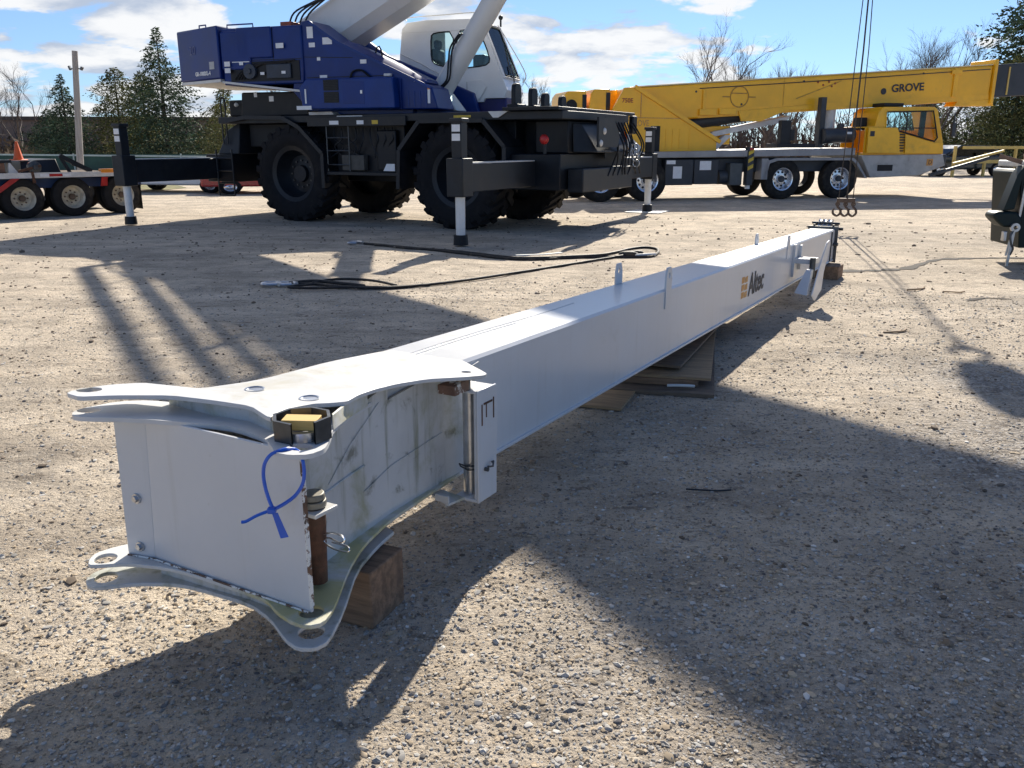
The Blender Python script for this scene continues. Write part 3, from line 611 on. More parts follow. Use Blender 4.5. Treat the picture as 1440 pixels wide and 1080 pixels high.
# carrier
m = MB().box(-3.5, 3.35, -.62, .62, .78, 1.90).box(-3.3, -.9, -1.15, 1.15, 1.45, 1.90).box(-.85, .75, -1.35, 1.35, .95, 1.86).box(1.2, 2.9, -1.0, 1.0, 1.5, 1.9)
m.build('chassis', BLACK, cr, bevel=.015)
MB().prism([(-3.75, -1.55), (4.05, -1.55), (4.1, -1.2), (4.1, 1.2), (4.05, 1.55), (-3.75, 1.55)], 'z', 1.905, 2.04).build('deck', BLACK2, cr, bevel=.012)
MB().box(-1.35, .95, -1.60, -1.553, 1.83, 2.0).build('deck_edge', BLACK2, cr, bevel=.006)
MB().box(-1.42, .98, -1.25, 1.25, 1.04, 1.10).build('axle_step', BLACK, cr)
def fender(pts, sgn):
    m = MB()
    for a, b in zip(pts[:-1], pts[1:]): m.beam((a[0], sgn * 1.25, a[1]), (b[0], sgn * 1.25, b[1]), .74, .035, up=(-(b[1] - a[1]), 0, b[0] - a[0]))
    m2 = m
    for a, b in zip(pts[:-1], pts[1:]): m2.beam((a[0], sgn * 1.632, a[1]), (b[0], sgn * 1.632, b[1]), .02, .075, up=(-(b[1] - a[1]), 0, b[0] - a[0]))
    return m2.build('fender', BLACK2, cr)
for sg in (-1, 1):
    fender([(-3.5, 1.95), (-2.95, 2.02), (-1.95, 2.0), (-1.55, 1.82), (-1.0, 1.33), (-1.0, .68)], sg)
    fender([(.76, .70), (.80, 1.40), (1.26, 1.90), (2.58, 1.90), (3.0, 1.46), (3.0, .95)], sg)
for x, y in ((-1.86, -1.22), (1.98, -1.22), (-1.86, 1.22), (1.98, 1.22)):
    w = lug_tyre('wheel', .945, .70, cr, RUBBER); w.location = (x, y, .93); w.rotation_euler = (0, 0, R(-3) if x > 0 else 0)
    s = -1 if y < 0 else 1
    r = MB().lathe([(.0, s * .10), (.16, s * .10), (.17, s * .02), (.36, s * .00), (.42, s * .10), (.46, s * .27), (.545, s * .30), (.56, s * .24), (.53, s * .0), (.0, s * -.1)], n=32, closed=False).build('rim', BLACK2, w)
    b = MB()
    for k in range(12): b.cyl((.26 * math.cos(k * .5236), s * .008, .26 * math.sin(k * .5236)), (.26 * math.cos(k * .5236), s * .04, .26 * math.sin(k * .5236)), .02, n=6)
    b.build('wheel_nuts', DKSTEEL, w)
# ladders and side steps between the wheels
m = MB()
for x in (-.95, -.42): m.cyl((x, -1.52, 1.84), (x, -1.52, 1.0), .014, n=6)
for z in (1.12, 1.38, 1.62): m.cyl((-.95, -1.52, z), (-.42, -1.52, z), .013, n=6)
m.build('side_ladder', DKSTEEL, cr)
MB().box(-.95, .72, -1.58, -1.30, .93, .99).build('side_step', BLACK2, cr, bevel=.006)
MB().box(-.62, -.10, -1.50, -1.37, 1.02, 1.30).build('step_box', M('mud_panel', (.075, .07, .062), .7, var=.25, scale=6), cr, bevel=.008)
MB().box(.18, .62, -1.45, -1.36, 1.02, 1.75).build('valve_box', BLACK, cr, bevel=.02)
m = MB()
for k in range(9):
    x = -.85 + k * .17; m.tube(smooth_path([(x, -1.4, 1.80), (x + .05, -1.46, 1.6), (x + RNG.uniform(-.2, .3), -1.44, 1.45), (x + RNG.uniform(-.2, .2), -1.40, 1.25)], 5), .014, 5)
m.build('hydraulic_hoses', BLACK2, cr)
MB().hexa([(.42, -1.60, 1.02), (.68, -1.60, 1.02), (.68, -1.585, 1.02), (.42, -1.585, 1.02)], [(.50, -1.60, 1.15), (.68, -1.60, 1.15), (.68, -1.585, 1.15), (.50, -1.585, 1.15)]).build('warning_label', DECALW, cr)
# rear end, ladder and engine hood
MB().prism([(-3.35, 2.04), (-3.30, 2.52), (-1.55, 2.50), (-1.55, 2.04)], 'y', -1.30, 1.3).build('engine_hood', BLACK, cr, bevel=.03)
MB().box(-3.72, -3.33, -1.25, 1.25, 2.05, 2.38).build('rear_cowl', BLACK, cr, bevel=.03)
MB().box(-4.25, -3.5, -1.50, 1.5, .74, 1.30).build('outrigger_housing', BLACK, cr, bevel=.015)
MB().hexa([(-4.0, -1.4, 1.30), (-3.4, -1.4, 1.30), (-3.4, 1.4, 1.30), (-4.0, 1.4, 1.30)], [(-3.75, -1.3, 1.80), (-3.4, -1.3, 1.95), (-3.4, 1.3, 1.95), (-3.75, 1.3, 1.80)]).build('rear_cover', BLACK2, cr, bevel=.02)
m = MB()
for x in (-3.86, -3.42): m.cyl((x, -1.58, 1.40), (x, -1.58, .47), .018, n=6)
for z in (.47, .72, .97, 1.22): m.cyl((-3.86, -1.58, z), (-3.42, -1.58, z), .018, n=6)
m.build('rear_ladder', BLACK2, cr)
MB().tube(smooth_path([(-3.80, -1.4, 1.5), (-3.80, -1.4, 2.2), (-3.78, -1.4, 2.40), (-3.72, -1.4, 2.42), (-3.68, -1.4, 2.3), (-3.68, -1.4, 1.5)], 5), .016, 6).build('grab_rail', BLACK2, cr)
MB().ball((-3.42, -1.34, 2.28), .045).build('work_lamp', PALE, cr)
for x, z, w, h in ((-2.55, 2.33, .12, .10), (-2.95, 2.42, .08, .10)): MB().box(x, x + w, -1.306, -1.302, z, z + h).build('decal', DECALW, cr)
# front end
MB().box(3.02, 3.98, -1.45, 1.45, .74, 1.34).build('outrigger_housing', BLACK, cr, bevel=.015)
MB().box(3.3, 3.95, -1.05, 1.25, 1.34, 1.90).build('winch_box', BLACK, cr, bevel=.03)
MB().hexa([(3.96, -.9, 1.36), (4.35, -.7, 1.36), (4.35, .9, 1.36), (3.96, 1.1, 1.36)], [(3.96, -.9, 1.86), (4.02, -.7, 1.86), (4.02, .9, 1.86), (3.96, 1.1, 1.86)]).build('bumper_nose', BLACK2, cr, bevel=.02)
MB().box(4.0, 4.3, -1.2, 1.2, .70, 1.10).build('bumper', BLACK2, cr, bevel=.02)
MB().box(3.0, 4.05, -1.7, 1.9, 2.045, 2.10).build('front_rail', BLACK, cr, bevel=.01)
MB().prism([(2.66, 2.045), (3.05, 2.045), (2.86, 1.94), (2.76, 1.94)], 'y', -1.585, -1.56).build('pale_plate', PALE, cr)
for y, h in ((-1.35, .40), (-.72, .36), (-.22, .30), (.52, .28)):
    h0 = 2.10
    MB().prism([(y - .12, h0), (y + .12, h0), (y + .12, h0 + h - .10), (y + .10, h0 + h - .03), (y + .05, h0 + h), (y - .05, h0 + h), (y - .10, h0 + h - .03), (y - .12, h0 + h - .10)], 'x', 3.05, 3.13).box(3.0, 3.2, y - .17, y + .17, h0 - .002, h0 + .06).build('sheave_guard', BLACK, cr, bevel=.012)
MB().prism([(-.8, 1.95), (-.1, 1.95), (.2, 1.62), (.1, 1.45), (-.8, 1.45)], 'x', 4.36, 4.40).build('hook_plate', BLACK2, cr)
rl = MB().ball((3.7, -1.50, 1.58), .085, 2, (1, .7, 1)).build('red_lamp', RED, cr); MB().cyl((3.7, -1.47, 1.34), (3.7, -1.47, 1.52), .03, n=8).build('lamp_post', BLACK2, rl)
for y, z in ((-.55, 1.72), (-.70, 1.52)): MB().ball((4.40, y, z), .06, 2, (.6, 1, 1)).build('headlight', PALE, cr)
for y, z, w, h in ((.35, 1.72, .17, .22), (.50, 1.38, .14, .2), (.85, 1.62, .08, .1), (.85, 1.44, .08, .1)): MB().box(4.12, 4.125, y, y + w, z, z + h).build('decal', DECALW, cr)
MB().box(4.10, 4.118, .2, 1.15, 1.25, 1.98).build('front_panel', BLACK2, cr)
m = MB()
for k in range(10):
    y = .1 + k * .16; m.tube(smooth_path([(4.15, y, 1.9), (4.3 + RNG.uniform(0, .1), y + RNG.uniform(-.15, .15), 1.5), (4.32, y + RNG.uniform(-.2, .2), 1.2), (4.30, y + RNG.uniform(-.2, .2), .95)], 5), .016, 5)
m.build('hoses', BLACK, cr)
m = MB()
for k in range(4): m.lathe([(.055, -.012), (.075, -.012), (.075, .012), (.055, .012)], (4.42, .95 + .03 * k, 1.45 - .10 * k), 14)
m.build('shackle_chain', STEEL, cr)
mr = MB().box(3.9, 4.0, 1.95, 2.2, 1.70, 2.05).build('mirror', BLACK, cr, bevel=.03); MB().tube([(3.9, 2.0, 1.05), (3.93, 2.02, 1.4), (3.93, 2.05, 1.75)], .015, 6).build('mirror_arm', BLACK2, mr)
# outriggers: beam > jack box, rod, float
def outrigger(x, y_in, y_out, zt=1.25):
    s = 1 if y_out > 0 else -1
    b = MB().box(x - .13, x + .13, min(y_in, y_out), max(y_in, y_out), .80, zt - .03)
    bo = b.build('outrigger_beam', BLACK2, cr, bevel=.012)
    MB().box(x - .12, x + .12, min(y_in, y_out - s * .02), max(y_in, y_out - s * .02), zt - .029, zt - .012).build('top_plate', PALE, bo)
    MB().box(x - .145, x + .145, y_out - .15, y_out + .15, .74, 1.30).box(x - .085, x + .085, y_out - .09, y_out + .09, 1.28, 1.86).box(x - .11, x + .11, y_out - .11, y_out + .11, 1.81, 1.87).build('jack_box', BLACK2, bo, bevel=.012)
    MB().cyl((x, y_out, .76), (x, y_out, .14), .075, .072, n=20).build('jack_rod', ROD_WHITE, bo)
    MB().cyl((x, y_out, .17), (x, y_out, .02), .105, .115, n=20).build('jack_foot', BLACK, bo)
    for z in (1.55, 1.68): MB().box(x - .07, x + .07, y_out - .095, y_out - .0915, z, z + .10).build('decal', DECALW, bo)
    for k in (1.3, 1.75, 2.0):
        yy = y_out - s * k; MB().box(x - .133, x - .1305, yy, yy + .035, .95, 1.12).build('position_mark', DECALW, bo)
    MB().box(x - .1335, x - .1308, y_out - s * .42, y_out - s * .42 + .07, 1.10, 1.17).build('yellow_label', YSTRIPE, bo)
    if s > 0: MB().box(x - .40, x + .40, y_out - .4, y_out + .4, .004, .022).build('float_pad', PALE, bo)
outrigger(-4.02, -1.4, -3.72); outrigger(3.38, -1.4, -3.72); outrigger(3.62, 1.4, 4.10); outrigger(-4.0, 1.4, 3.9)
for x, w, mt in ((-.80, .22, DECALW), (-.15, .16, DECALW), (.20, .14, YSTRIPE)): MB().box(x, x + w, -1.6045, -1.601, 1.86, 1.93).build('decal', mt, cr)
MB().box(1.95, 2.3, -1.556, -1.553, 1.95, 1.99).build('decal', YSTRIPE, cr)
m = MB().hexa([(-1.35, -1.52, 2.045), (-.75, -1.52, 2.045), (-.75, -1.3, 2.045), (-1.35, -1.3, 2.045)], [(-1.38, -1.5, 2.10), (-.82, -1.5, 2.10), (-.82, -1.32, 2.10), (-1.38, -1.32, 2.10)]); m.build('pale_plate', PALE, cr)
MB().box(-.65, -.05, -1.555, -1.552, 1.965, 2.02).build('decal', PALE, cr)
# upper works (slewed)
m = MB().prism([(-3.40, -1.50), (-3.40, 1.5), (-4.87, .9), (-4.87, -.9)], 'z', 2.74, 3.72)
cw = sp(m, 'counterweight', BLUE, .03)
m = MB().prism([(-3.41, -1.49), (-3.41, 1.49), (-4.86, .89), (-4.86, -.89)], 'z', 2.68, 2.735); m.build('bottom_plate', PALE, cw)
dx, dy = -1.47, .6; ln = math.hypot(dx, dy); ang = math.atan2(-.6, 1.47)
def onch(t, z): return (-3.40 + dx * t - .005 * .378, -1.50 + dy * t - .005 * .92, z)
text('model_lettering', 'GR-1000XL-4', .105, onch(.60, 2.83), cw, DECALW, rot=(R(90), 0, ang), bold=.004)
text('number', '20', .24, onch(.70, 3.24), cw, M('worn_number', (.06, .08, .2), .5), rot=(R(90), 0, ang))
MB().hexa([onch(.24, 2.93), onch(.12, 2.93), onch(.12, 2.93), onch(.24, 2.93)], [onch(.24, 3.07)] * 1 + [onch(.12, 3.07)] * 1 + [onch(.12, 3.07), onch(.24, 3.07)]).build('decal', DECALW, cw)
sp(MB().box(-3.38, -1.55, -1.42, 1.0, 2.62, 3.66).box(-3.38, -2.7, -1.46, 1.1, 2.9, 3.60).box(-3.0, -2.2, -1.46, -1.41, 3.1, 3.66), 'winch_housing', BLUE, .025)
sp(MB().hexa([(-3.4, -1.45, 2.66), (-1.6, -1.45, 2.46), (-1.6, 1.2, 2.46), (-3.4, 1.2, 2.66)], [(-3.4, -1.45, 2.70), (-1.6, -1.45, 2.50), (-1.6, 1.2, 2.50), (-3.4, 1.2, 2.70)]), 'belly_plate', PALE)
sp(MB().box(-3.2, -1.62, -1.435, -1.4235, 2.68, 3.04), 'side_opening', BLACK)
sp(MB().cyl((-2.72, -1.50, 2.86), (-2.72, -1.436, 2.86), .14, n=20).cyl((-2.72, -1.53, 2.86), (-2.72, -1.50, 2.86), .05, n=10), 'winch_drum', M('blue_grey_machinery', (.03, .04, .06), .5, var=.3, scale=6), .006)
sp(MB().box(-2.35, -1.80, -1.475, -1.437, 2.72, 2.98), 'oil_tank', M('grey_blue_tank', (.022, .032, .05), .5, var=.3, scale=4), .015)
m = MB()
for k in range(5): m.tube(smooth_path([(-3.1 + .07 * k, -1.45, 2.72), (-2.95 + .06 * k, -1.47, 2.85), (-2.6 + .05 * k, -1.46, 3.0), (-2.1 + .1 * k, -1.46, 2.96 + .02 * k)], 5), .012, 5)
sp(m, 'winch_hoses', BLACK2)
for x, z in ((-2.95, 2.98), (-2.48, 2.79), (-2.0, 2.80)): sp(MB().box(x, x + .09, -1.482, -1.478, z, z + .05), 'decal', DECALW)
sp(MB().prism([(-1.85, 2.48), (-1.58, 3.72), (-1.42, 3.74), (-.83, 3.34), (1.10, 2.50), (1.22, 2.12), (-1.50, 2.12)], 'y', -1.38, -.62), 'turntable_frame', BLUE, .025)
sp(MB().prism([(-1.85, 2.48), (-1.58, 3.66), (-1.42, 3.68), (-.83, 3.28), (1.10, 2.50), (1.22, 2.12), (-1.50, 2.12)], 'y', .58, .72), 'turntable_frame', BLUE, .02)
sp(MB().beam((-1.38, -1.395, 3.70), (-.80, -1.395, 3.325), .03, .05).beam((-.80, -1.395, 3.325), (1.09, -1.395, 2.49), .03, .05), 'frame_edge', BLUE2)
sp(MB().hexa([(-.72, -1.34, 3.30), (.95, -1.34, 2.575), (.95, -.70, 2.575), (-.72, -.70, 3.30)], [(-.70, -1.2, 3.37), (.95, -1.2, 2.64), (.95, -.80, 2.64), (-.70, -.80, 3.37)]), 'frame_top', BLUE, .02)
sp(MB().box(-1.42, .62, -1.2, .7, 2.06, 2.6).cyl((0, 0, 2.045), (0, 0, 2.12), 1.2, n=32), 'turntable', BLUE)
hb = sp(MB().prism([(-1.50, 2.14), (-1.56, 2.52), (-1.40, 2.68), (.42, 2.68), (.46, 2.14)], 'y', -1.60, -1.385), 'side_box', BLUE2, .02)
m = MB()
for z in (2.25, 2.47): m.box(-1.02, -.70, -1.606, -1.60, z, z + .19)
g = m.build('grille', BLACK, hb)
m = MB()
for k in range(14): m.box(-1.01, -.71, -1.612, -1.606, 2.262 + k * .029, 2.268 + k * .029)
m.build('slats', BLACK2, g)
MB().box(.48, .50, -1.41, -1.39, 2.13, 2.66).build('trim', BLUE, hb)
MB().tube(smooth_path([(-.55, -1.42, 2.69), (-.48, -1.42, 2.80), (-.3, -1.42, 2.82), (-.12, -1.42, 2.69)], 5), .02, 6).build('handle', BLACK, hb)
text('lettering', 'C2143', .155, (-.93, -1.386, 3.18), hb.parent, DECALW, rot=(R(90), 0, 0), bold=.004).rotation_euler = (R(90), 0, YS)
def slew(o): 
    l = o.location; o.location = (l.x * math.cos(YS) - l.y * math.sin(YS), l.x * math.sin(YS) + l.y * math.cos(YS), l.z)
slew(cr.children[-1])
for x, z, w, h in ((-1.45, 3.42, .13, .2), (-1.42, 3.26, .13, .08), (-1.12, 3.30, .20, .12), (-1.26, 3.02, .07, .06), (-.34, 2.94, .13, .07), (-1.22, 2.71, .16, .05), (.75, 2.60, .06, .05)): sp(MB().box(x, x + w, -1.386, -1.3815, z, z + h), 'decal', DECALW)
sp(MB().box(1.02, 1.07, -1.386, -1.3815, 2.22, 2.46), 'decal', DECALW); sp(MB().box(1.02, 1.07, -1.387, -1.3822, 2.46, 2.52), 'decal', AMBER)
for x, z in ((-3.28, 3.00), (-3.28, 2.88)): sp(MB().box(x, x + .13, -1.506, -1.502, z - .04, z + .05), 'decal', DECALW)
sp(MB().box(-2.1, -1.93, -1.466, -1.462, 3.26, 3.35), 'decal', DECALW); sp(MB().box(-3.12, -2.72, -1.476, -1.472, 3.03, 3.045), 'decal', DECALW)
sp(MB().box(-1.62, -1.30, -1.62, -1.60, 2.13, 2.2).box(-1.43, -1.40, -1.612, -1.602, 2.24, 2.5), 'decal', DECALW)
sp(MB().box(.18, .32, -1.47, -1.39, 2.70, 2.75), 'handle', PALE, .01)
sp(MB().box(-2.15, -1.9, -1.2, -.9, 3.66, 3.76), 'hose_clamp', M('red_clamp', (.30, .06, .03), .5), .01)
m = MB()
for k in range(4): m.tube(smooth_path([(-2.1 + .06 * k, -1.0 + .08 * k, 3.6), (-2.02 + .06 * k, -.9 + .08 * k, 3.95), (-1.6 + .1 * k, -.65, 4.22 + .03 * k), (-1.1, -.56, 4.55), (-.3, -.54, 4.95)], 6), .018, 6)
sp(m, 'boom_hoses', BLACK2)
m = MB()
for x in (-2.95, -2.2): m.box(x, x + .012, -1.4235, -1.4205, 2.64, 3.64)
m.box(-3.36, -1.57, -1.4235, -1.4205, 3.06, 3.072)
for x0, z0, x1, z1 in ((-1.5, 2.72, .3, 2.72), (-1.72, 3.1, -.5, 3.05)): m.beam((x0, -1.3815, z0), (x1, -1.3815, z1), .004, .012)
sp(m, 'panel_seam', BLACK)
m = MB()
for x in (.62, .74, .86, .98): m.box(x, x + .02, -1.388, -1.381, 2.16, 2.44)
sp(m, 'rib', BLUE2)
m = MB().tube([(-4.2, -1.0, 3.72), (-4.2, -1.0, 3.80), (-4.0, -1.05, 3.80), (-4.0, -1.05, 3.72)], .015, 5); sp(m, 'grab_rail', BLUE2)
sp(MB().tube([(-3.3, -1.3, 3.66), (-3.3, -1.3, 3.74), (-2.7, -1.3, 3.74), (-2.7, -1.3, 3.66)], .015, 5), 'grab_rail', BLUE2)
sp(MB().box(-2.75, -2.3, -1.0, .6, 3.66, 3.72).box(-3.05, -2.85, -.8, .4, 3.66, 3.70), 'top_cover', BLUE, .015)
m = MB()
for k in range(13):
    x = -1.40 + k * .14; m.cyl((x, -1.606, 2.655), (x, -1.598, 2.655), .010, n=6).cyl((x, -1.606, 2.165), (x, -1.598, 2.165), .010, n=6)
m.build('bolts', BLUE2, hb)
MB().box(-.62, -.16, -1.604, -1.600, 2.22, 2.62).build('access_door', BLUE, hb, bevel=.003)
MB().box(-.24, -.20, -1.612, -1.604, 2.40, 2.46).build('door_latch', STEEL, hb)
# boom
bt = R(26.2); bx, bz = -2.15, 3.45
def bp_(a, y, b): return (bx + a * math.cos(bt) - b * math.sin(bt), y, bz + a * math.sin(bt) + b * math.cos(bt))
def boxsec(a0, a1, w, hb_, ht, ch):
    def ring(a): return [bp_(a, -w / 2 + ch, -hb_), bp_(a, w / 2 - ch, -hb_), bp_(a, w / 2, -hb_ + ch), bp_(a, w / 2, ht - .05), bp_(a, w / 2 - .05, ht), bp_(a, -w / 2 + .05, ht), bp_(a, -w / 2, ht - .05), bp_(a, -w / 2, -hb_ + ch)]
    return MB().hexa(ring(a0), ring(a1))
boom = sp(boxsec(-.35, 10.6, 1.0, .44, .40, .18), 'boom', BOOMW)
def ringw(a, w, lo, hi): return [bp_(a, -w / 2, lo), bp_(a, w / 2, lo), bp_(a, w / 2, hi), bp_(a, -w / 2, hi)]
MB().hexa(ringw(5.0, .9, -.42, .38), ringw(13.6, .98, -.82, .92)).build('boom_shadow_wedge', BOOMW, boom)  # added wedge on the boom out of view, broadens the boom's ground shadow
m = boxsec(10.65, 11.0, .92, .40, .35, .17); m.build('inner_section', BOOMW, boom)
m = boxsec(10.50, 10.62, 1.08, .47, .45, .18); m.build('section_collar', BOOMW, boom)
hd = MB()
for y in (-.46, .42): hd.hexa([bp_(10.95, y, -.40), bp_(11.55, y, -.85), bp_(11.75, y, -.6), bp_(11.6, y, .3), bp_(10.95, y, .35)], [bp_(10.95, y + .04, -.40), bp_(11.55, y + .04, -.85), bp_(11.75, y + .04, -.6), bp_(11.6, y + .04, .3), bp_(10.95, y + .04, .35)])
hd.build('boom_head', BOOMW, boom)
for y in (-.3, -.15, 0, .15, .3):
    p = bp_(11.52, y, -.62); MB().lathe([(.05, -.03), (.24, -.03), (.21, -.008), (.21, .008), (.24, .03), (.05, .03)], p, 20).build('sheave', BLACK, boom)
# stowed lattice extension carried beside and above the boom
lat = MB(); la = R(31)
def lp_(a, y, b): return (-1.25 + a * math.cos(la) - b * math.sin(la), y, 5.05 + a * math.sin(la) + b * math.cos(la))
for b, y in ((0, .62), (0, 1.02), (.5, .80)): lat.cyl(lp_(0, y, b), lp_(5.6, y, b * .8), .085, .08, n=8)
for k in range(5):
    a = k * 1.07; lat.cyl(lp_(a, .62, .0), lp_(a + .5, .80, .48), .012, n=6).cyl(lp_(a + .5, .80, .48), lp_(a + 1.0, 1.02, .0), .012, n=6)
for a in (0, 5.55): lat.cyl(lp_(a, .62, 0), lp_(a, 1.02, 0), .06, n=6).cyl(lp_(a, .62, 0), lp_(a, .80, .5 - .15 * a / 8.6), .06, n=6).cyl(lp_(a, 1.02, 0), lp_(a, .80, .5 - .15 * a / 8.6), .06, n=6)
for a in (.3, 4.6): lat.beam(lp_(a, .62, .0), (lp_(a, 0, 0)[0], .45, bz + (lp_(a, 0, 0)[0] - bx) * math.tan(bt) + .2), .1, .1)
sp(lat, 'lattice_extension', BOOMW)
# lift cylinder
cy = sp(MB().cyl((.66, -.26, 2.30), (2.05, -.26, 4.30), .20, n=28).cyl((2.05, -.26, 4.30), (2.12, -.26, 4.40), .22, n=28), 'lift_cylinder', BOOMW)
MB().cyl((2.10, -.26, 4.37), (2.75, -.26, 5.31), .13, n=20).build('piston_rod', CHROME, cy)
MB().hexa([(.62, -.50, 2.12), (1.22, -.50, 2.12), (1.22, -.02, 2.12), (.62, -.02, 2.12)], [(.70, -.5, 2.55), (.95, -.5, 2.45), (.95, -.02, 2.45), (.70, -.02, 2.55)]).build('cylinder_foot', BOOMW, cy, bevel=.02)
m = MB()
for k, d in ((0, 0), (1, .05)): m.tube(smooth_path([(.60 - d, -.5, 2.66), (.78, -.56, 2.52 - d), (1.02 + d, -.55, 2.66), (1.06 + d, -.52, 2.98), (1.10 + d, -.50, 3.26), (1.28 + d, -.47, 3.5)], 6), .018, 6)
m.build('cylinder_hoses', BLACK, cy)
# cab on the far side of the boom
cab = MB()
prof = [(.50, 2.42), (.12, 2.46), (-.58, 2.6), (-.60, 3.25), (-.53, 3.78), (-.40, 3.90), (.05, 3.93), (1.10, 3.91), (1.25, 3.84), (1.68, 2.80), (1.78, 2.55), (1.72, 2.40), (1.30, 2.40), (1.26, 2.33), (.66, 2.33)]
pan = {'w1': [(.12, 3.18), (.20, 3.08), (.62, 2.98), (.62, 3.70), (.20, 3.68), (.12, 3.62)], 'w2': [(.70, 2.98), (1.30, 3.02), (1.42, 3.10), (1.34, 3.36), (1.18, 3.68), (1.10, 3.72), (.70, 3.70)]}
def cabside(y, th):
    ol = [(a, b) for a, b in prof]
    o = plate('cab_side', ol, pan_list, lambda x, z: 0, th, CABW, cab_o, bevel=.004); o.rotation_euler = (R(90), 0, 0); o.location = (0, y, 0); return o
pan_list = [chaikin(pan['w1'], 1, .2), chaikin(pan['w2'], 1, .2)]
# roof, back, floor and nose skins
prf = prof
sk = MB()
for i in range(len(prf)):
    a, b = prf[i], prf[(i + 1) % len(prf)]
    if (a, b) == ((1.25, 3.84), (1.68, 2.80)): continue
    n = Vector((b[1] - a[1], a[0] - b[0])).normalized() * .03
    sk.hexa([(a[0], .765, a[1]), (b[0], .765, b[1]), (b[0], 1.685, b[1]), (a[0], 1.685, a[1])], [(a[0] + n.x, .765, a[1] + n.y), (b[0] + n.x, .765, b[1] + n.y), (b[0] + n.x, 1.685, b[1] + n.y), (a[0] + n.x, 1.685, a[1] + n.y)])
sk.v = [(x, y, z) for x, y, z in sk.v]
cab_o = sp(sk, 'cab', CABW)
cabside(.735, .03)
MB().prism([(.50, 2.42), (-.58, 2.6), (-.60, 2.95), (1.62, 2.95), (1.78, 2.55), (1.72, 2.40)], 'y', 1.69, 1.72).prism([(-.60, 2.95), (-.53, 3.78), (-.40, 3.90), (.0, 3.9), (.0, 2.95)], 'y', 1.69, 1.72).prism([(0, 3.80), (0, 3.9), (1.22, 3.87), (1.28, 3.74)], 'y', 1.69, 1.72).build('cab_side', CABW, cab_o)
for nme in ('w1', 'w2'):
    q = pan[nme]; gl = MB().prism(q, 'y', .752, .757).build('window', GLASS, cab_o, smooth=False)
    m = MB(); m.tube([(a, .734, b) for a, b in chaikin(q, 1, .2)], .014, 6, closed=True); m.build('window_seal', BLACK, gl)
ws = MB().hexa([(1.25, .80, 3.82), (1.68, .80, 2.82), (1.68, 1.65, 2.82), (1.25, 1.65, 3.82)], [(1.257, .80, 3.823), (1.687, .80, 2.823), (1.687, 1.65, 2.823), (1.257, 1.65, 3.823)]).build('windshield', GLASS, cab_o, smooth=False)
MB().tube([(1.265, .775, 3.83), (1.705, .775, 2.80), (1.705, 1.68, 2.80), (1.265, 1.68, 3.83)], .025, 6, closed=True).build('windshield_frame', CABW, ws)
MB().tube([(1.275, .82, 3.79), (1.70, .82, 2.84), (1.70, 1.63, 2.84), (1.275, 1.63, 3.79)], .014, 6, closed=True).build('window_seal', BLACK, ws)
MB().tube([(1.76, 1.2, 2.72), (1.73, 1.26, 2.84), (1.62, 1.36, 3.08)], .014, 5).build('wiper', BLACK, ws)
MB().tube(smooth_path([(-.45, .80, 3.94), (-.4, .80, 4.0), (.4, .80, 4.02), (1.1, .80, 4.03), (1.2, .80, 3.95)], 5), .012, 6).tube(smooth_path([(1.20, 1.74, 3.9), (1.40, 1.77, 3.6), (1.80, 1.77, 2.95), (1.76, 1.74, 2.75)], 6), .012, 6).build('roof_rail', PALE, cab_o)
MB().ball((1.28, 1.7, 4.04), .05, 2).cyl((1.28, 1.7, 3.86), (1.28, 1.7, 4.02), .02, n=6).build('beacon', BLACK, cab_o)
MB().box(-.05, .40, 1.05, 1.45, 2.5, 2.85).box(-.05, .12, 1.05, 1.45, 2.85, 3.42).box(-.02, .10, 1.13, 1.37, 3.42, 3.6).build('seat', SEAT, cab_o, bevel=.05)
MB().box(.95, 1.2, .95, 1.25, 3.0, 3.26).box(1.05, 1.1, 1.05, 1.1, 2.4, 3.0).build('console', BLACK2, cab_o, bevel=.02)
MB().prism([(.62, 2.36), (.62, 2.72), (1.24, 2.76), (1.34, 2.62), (1.22, 2.42), (1.16, 2.36)], 'y', .694, .704).build('door_panel', CABW, cab_o, bevel=.006)
MB().tube([(-.56, .70, 3.30), (-.1, .70, 3.1), (.48, .70, 2.80)], .010, 5).box(-.55, 1.2, .70, .704, 3.70, 3.706).build('body_line', PALE, cab_o)
MB().box(.92, .925, .688, .694, 2.36, 2.72).build('panel_gap', BLACK2, cab_o)
sp(MB().box(1.05, 1.74, .8, 1.6, 2.12, 2.41).box(-.5, 1.1, .75, 1.65, 2.06, 2.42), 'cab_mount', M('violet_blue_paint', (.018, .016, .11), .45, var=.2, scale=3), .02)
m = MB().tube([(-.22, -1.0, 3.15), (-.19, -1.0, 3.25), (-.14, -1.0, 3.27), (-.10, -1.0, 3.2), (-.08, -1.0, 3.08)], .016, 6); sp(m, 'lifting_eye', BLACK)

# ------------------------------------------------------------------ hoist ropes and hook in front of it
hk = empty('crane_hook', (5.80, 15.10, 0), R(-20), 'small rusty hooks hanging low on three thin hoist ropes', 'hook')
top = 5.75
for x, y, r in ((-.13, 0, .009), (.0, .05, .015), (.10, -.02, .009)):
    MB().tube([(x, y, .52), (x * .8 + .02, y, 3), (x * .2, y * .3, top)], r, 6).build('hoist_rope', CABLE, hk)
